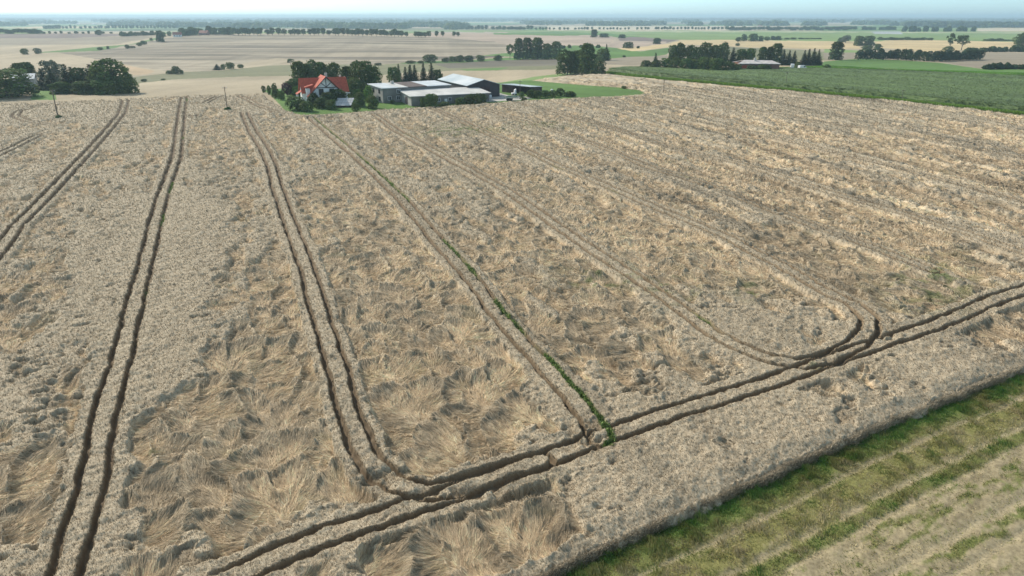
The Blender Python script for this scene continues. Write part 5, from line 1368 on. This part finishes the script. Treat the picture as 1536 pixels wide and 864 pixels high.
car(cb, 66, 148, .1, 'blue car parked between two white ones at the left clump', 304)
car(vw, 74, 148, 0, 'white van parked right in the yard beside the dark clump', 305)
car(vw, 1203, 104.5, .4, 'white van parked right of the dark bush in the right farm yard')
car(cw, 1178, 107, .2, 'white car parked next to the brown gable of the outbuilding')
car(cd, 1186, 105.5, 1.0, 'dark car behind the white one near the brown gable')
car(cgn, 1218, 106, .1, 'pale green car parked in the right farm yard')
car(cd, 1226, 106.5, -.1, 'dark car right of the pale green one')
car(cw, 1212, 106.5, .2, 'white car left of the pale green one')
car(vw, 1188, 102, 1.3, 'white van parked left of the dark bush in the right farm yard')
# small barn in the left clump
X, Y = spot(40, 150, 306); e = empty('small_barn', (X, Y, ground(X, Y)), R(20)); tag(e, 'small barn with pale roof showing between the dark trees at the left', 'barn')
s = MB(); s.prism([(-4, -3), (4, -3), (4, 3), (-4, 3)], -1, 4.6); s.build('wall', M_grey2, e)
s = MB(); s.slab([(-4.5, -3.6, 4.5), (4.5, -3.6, 4.5), (4.5, 0, 6.4), (-4.5, 0, 6.4)], .15); s.slab([(-4.5, 0, 6.395), (4.5, 0, 6.395), (4.5, 3.6, 4.5), (-4.5, 3.6, 4.5)], .15); s.build('roof', M_tin, e)
# houses on the ridge
def small_house(px, py, wpx, hpx, wall, roof, rz, label, name='ridge_house', parts=True):
    X, Y = unp(px, py); s_ = ppm(X, Y); w_, h_ = wpx / s_, hpx / s_; d_ = w_ * .6
    e = empty(name, (X, Y, ground(X, Y)), rz); tag(e, label, 'house')
    s = MB(); s.prism([(-w_ / 2, 0), (w_ / 2, 0), (w_ / 2, d_), (-w_ / 2, d_)], -1, h_ * .5); s.poly([(-w_ / 2, d_, h_ * .5), (-w_ / 2, 0, h_ * .5), (-w_ / 2, d_ / 2, h_ * .97)]); s.poly([(w_ / 2, 0, h_ * .5), (w_ / 2, d_, h_ * .5), (w_ / 2, d_ / 2, h_ * .97)]); s.build('wall', wall, e)
    s = MB(); a = w_ / 2 + .4
    s.slab([(-a, -.5, h_ * .48), (a, -.5, h_ * .48), (a, d_ / 2, h_), (-a, d_ / 2, h_)], .2); s.slab([(-a, d_ / 2, h_ - .01), (a, d_ / 2, h_ - .01), (a, d_ + .5, h_ * .48), (-a, d_ + .5, h_ * .48)], .2); r_ = s.build('roof', roof, e)
    if parts:
        s = MB(); s.box(w_ * .1, d_ * .4, h_ * .8, w_ * .1 + 1, d_ * .4 + 1, h_ * 1.12); s.build('chimney', M_conc, r_)
        for k in (-.3, 0, .3): window(e, P, k * w_, h_ * .25, 1.3, 1.4, .1)
small_house(266, 55.5, 12, 7, M_white, M_redf, R(18), 'white house with faded red roof at the left end of the ridge trees')
small_house(304.5, 53, 13, 7, M_bk, M_redf, R(-8), 'reddish brick house between dark trees on the ridge')
g2 = random.Random(8)
for px, py in ((116, 36.5), (140, 37), (1140, 39.5), (1215, 37.5), (1468, 40.2), (1493, 38.8), (1500, 37), (590, 33.5), (798, 36), (930, 37), (486, 42), (1390, 38.5)):
    small_house(px, py, g2.uniform(3.5, 6), 1.4, M_white, g2.choice([M_white, M_sheet, M_redf]), g2.uniform(-.4, .4), 'tiny pale building far out on the hazy plain', 'far_building', False)
for o in bpy.data.objects:
    if o.name.startswith('far_building'): o['group'] = 'pale buildings on the far plain'; o['category'] = 'building'

# ---- poles
def pole(px, base, top, lean, label, r=.14, arm=True):
    X, Y = unp(px, base); z = ground(X, Y); h = z_at(top, Y) - z; lx = lean / ppm(X, Y)
    e = empty('utility_pole', (X, Y, z)); tag(e, label, 'pole')
    s = MB(); s.tube((0, 0, -.4), (lx, 0, h), r, r * .65, 9); s.build('post', M_pole, e)
    if arm:
        s = MB(); s.box(lx - .7, -.05, h - .45, lx + .7, .05, h - .33); s.build('crossarm', M_pole, e)
        for k in (-.6, 0, .6):
            s = MB(); s.tube((lx + k, 0, h - .33), (lx + k, 0, h - .1), .05, .035, 8); s.build('insulator', M_frame, e)
pole(87.5, 177, 134.5, 0, 'leaning pole in the weeds at the left of the wheat field', .2)
pole(341.5, 166, 130, 0, 'tall thin pole in a clump of weeds left of the farmhouse', .15)
pole(355.5, 158.5, 146.5, 0, 'short thin stake right of the pole left of the farmhouse', .09, False)
pole(995, 141, 119.5, 0, 'pole standing in the wheat close to the maize edge', .15)
pole(780, 149, 120.5, 0, 'thin pole beside the open shed on the paddock', .1)
pole(1178, 131, 108, 0, 'thin pole in the maize below the brown gable', .1)
pole(1352, 152, 134, 0, 'thin pole in the right part of the maize field', .08)
# old greenish marks: tall weeds beside the verge
# ================================================================ HAZE
s = MB(); s.box(-17500, -400, -14.5, 17500, 17000, 62)
me = bpy.data.meshes.new('haze'); me.from_pydata(s.v, [], s.f)
mh = bpy.data.materials.new('haze_air'); mh.use_nodes = True; nt = mh.node_tree; nt.nodes.clear()
out = nt.nodes.new('ShaderNodeOutputMaterial'); pv = nt.nodes.new('ShaderNodeVolumePrincipled')
pv.inputs['Color'].default_value = (0.64, 0.87, 1.0, 1); pv.inputs['Density'].default_value = HAZE
pv.inputs['Anisotropy'].default_value = 0.2
nt.links.new(pv.outputs[0], out.inputs['Volume']); me.materials.append(mh)
o = obj('haze', me); tag(o, kind='stuff')
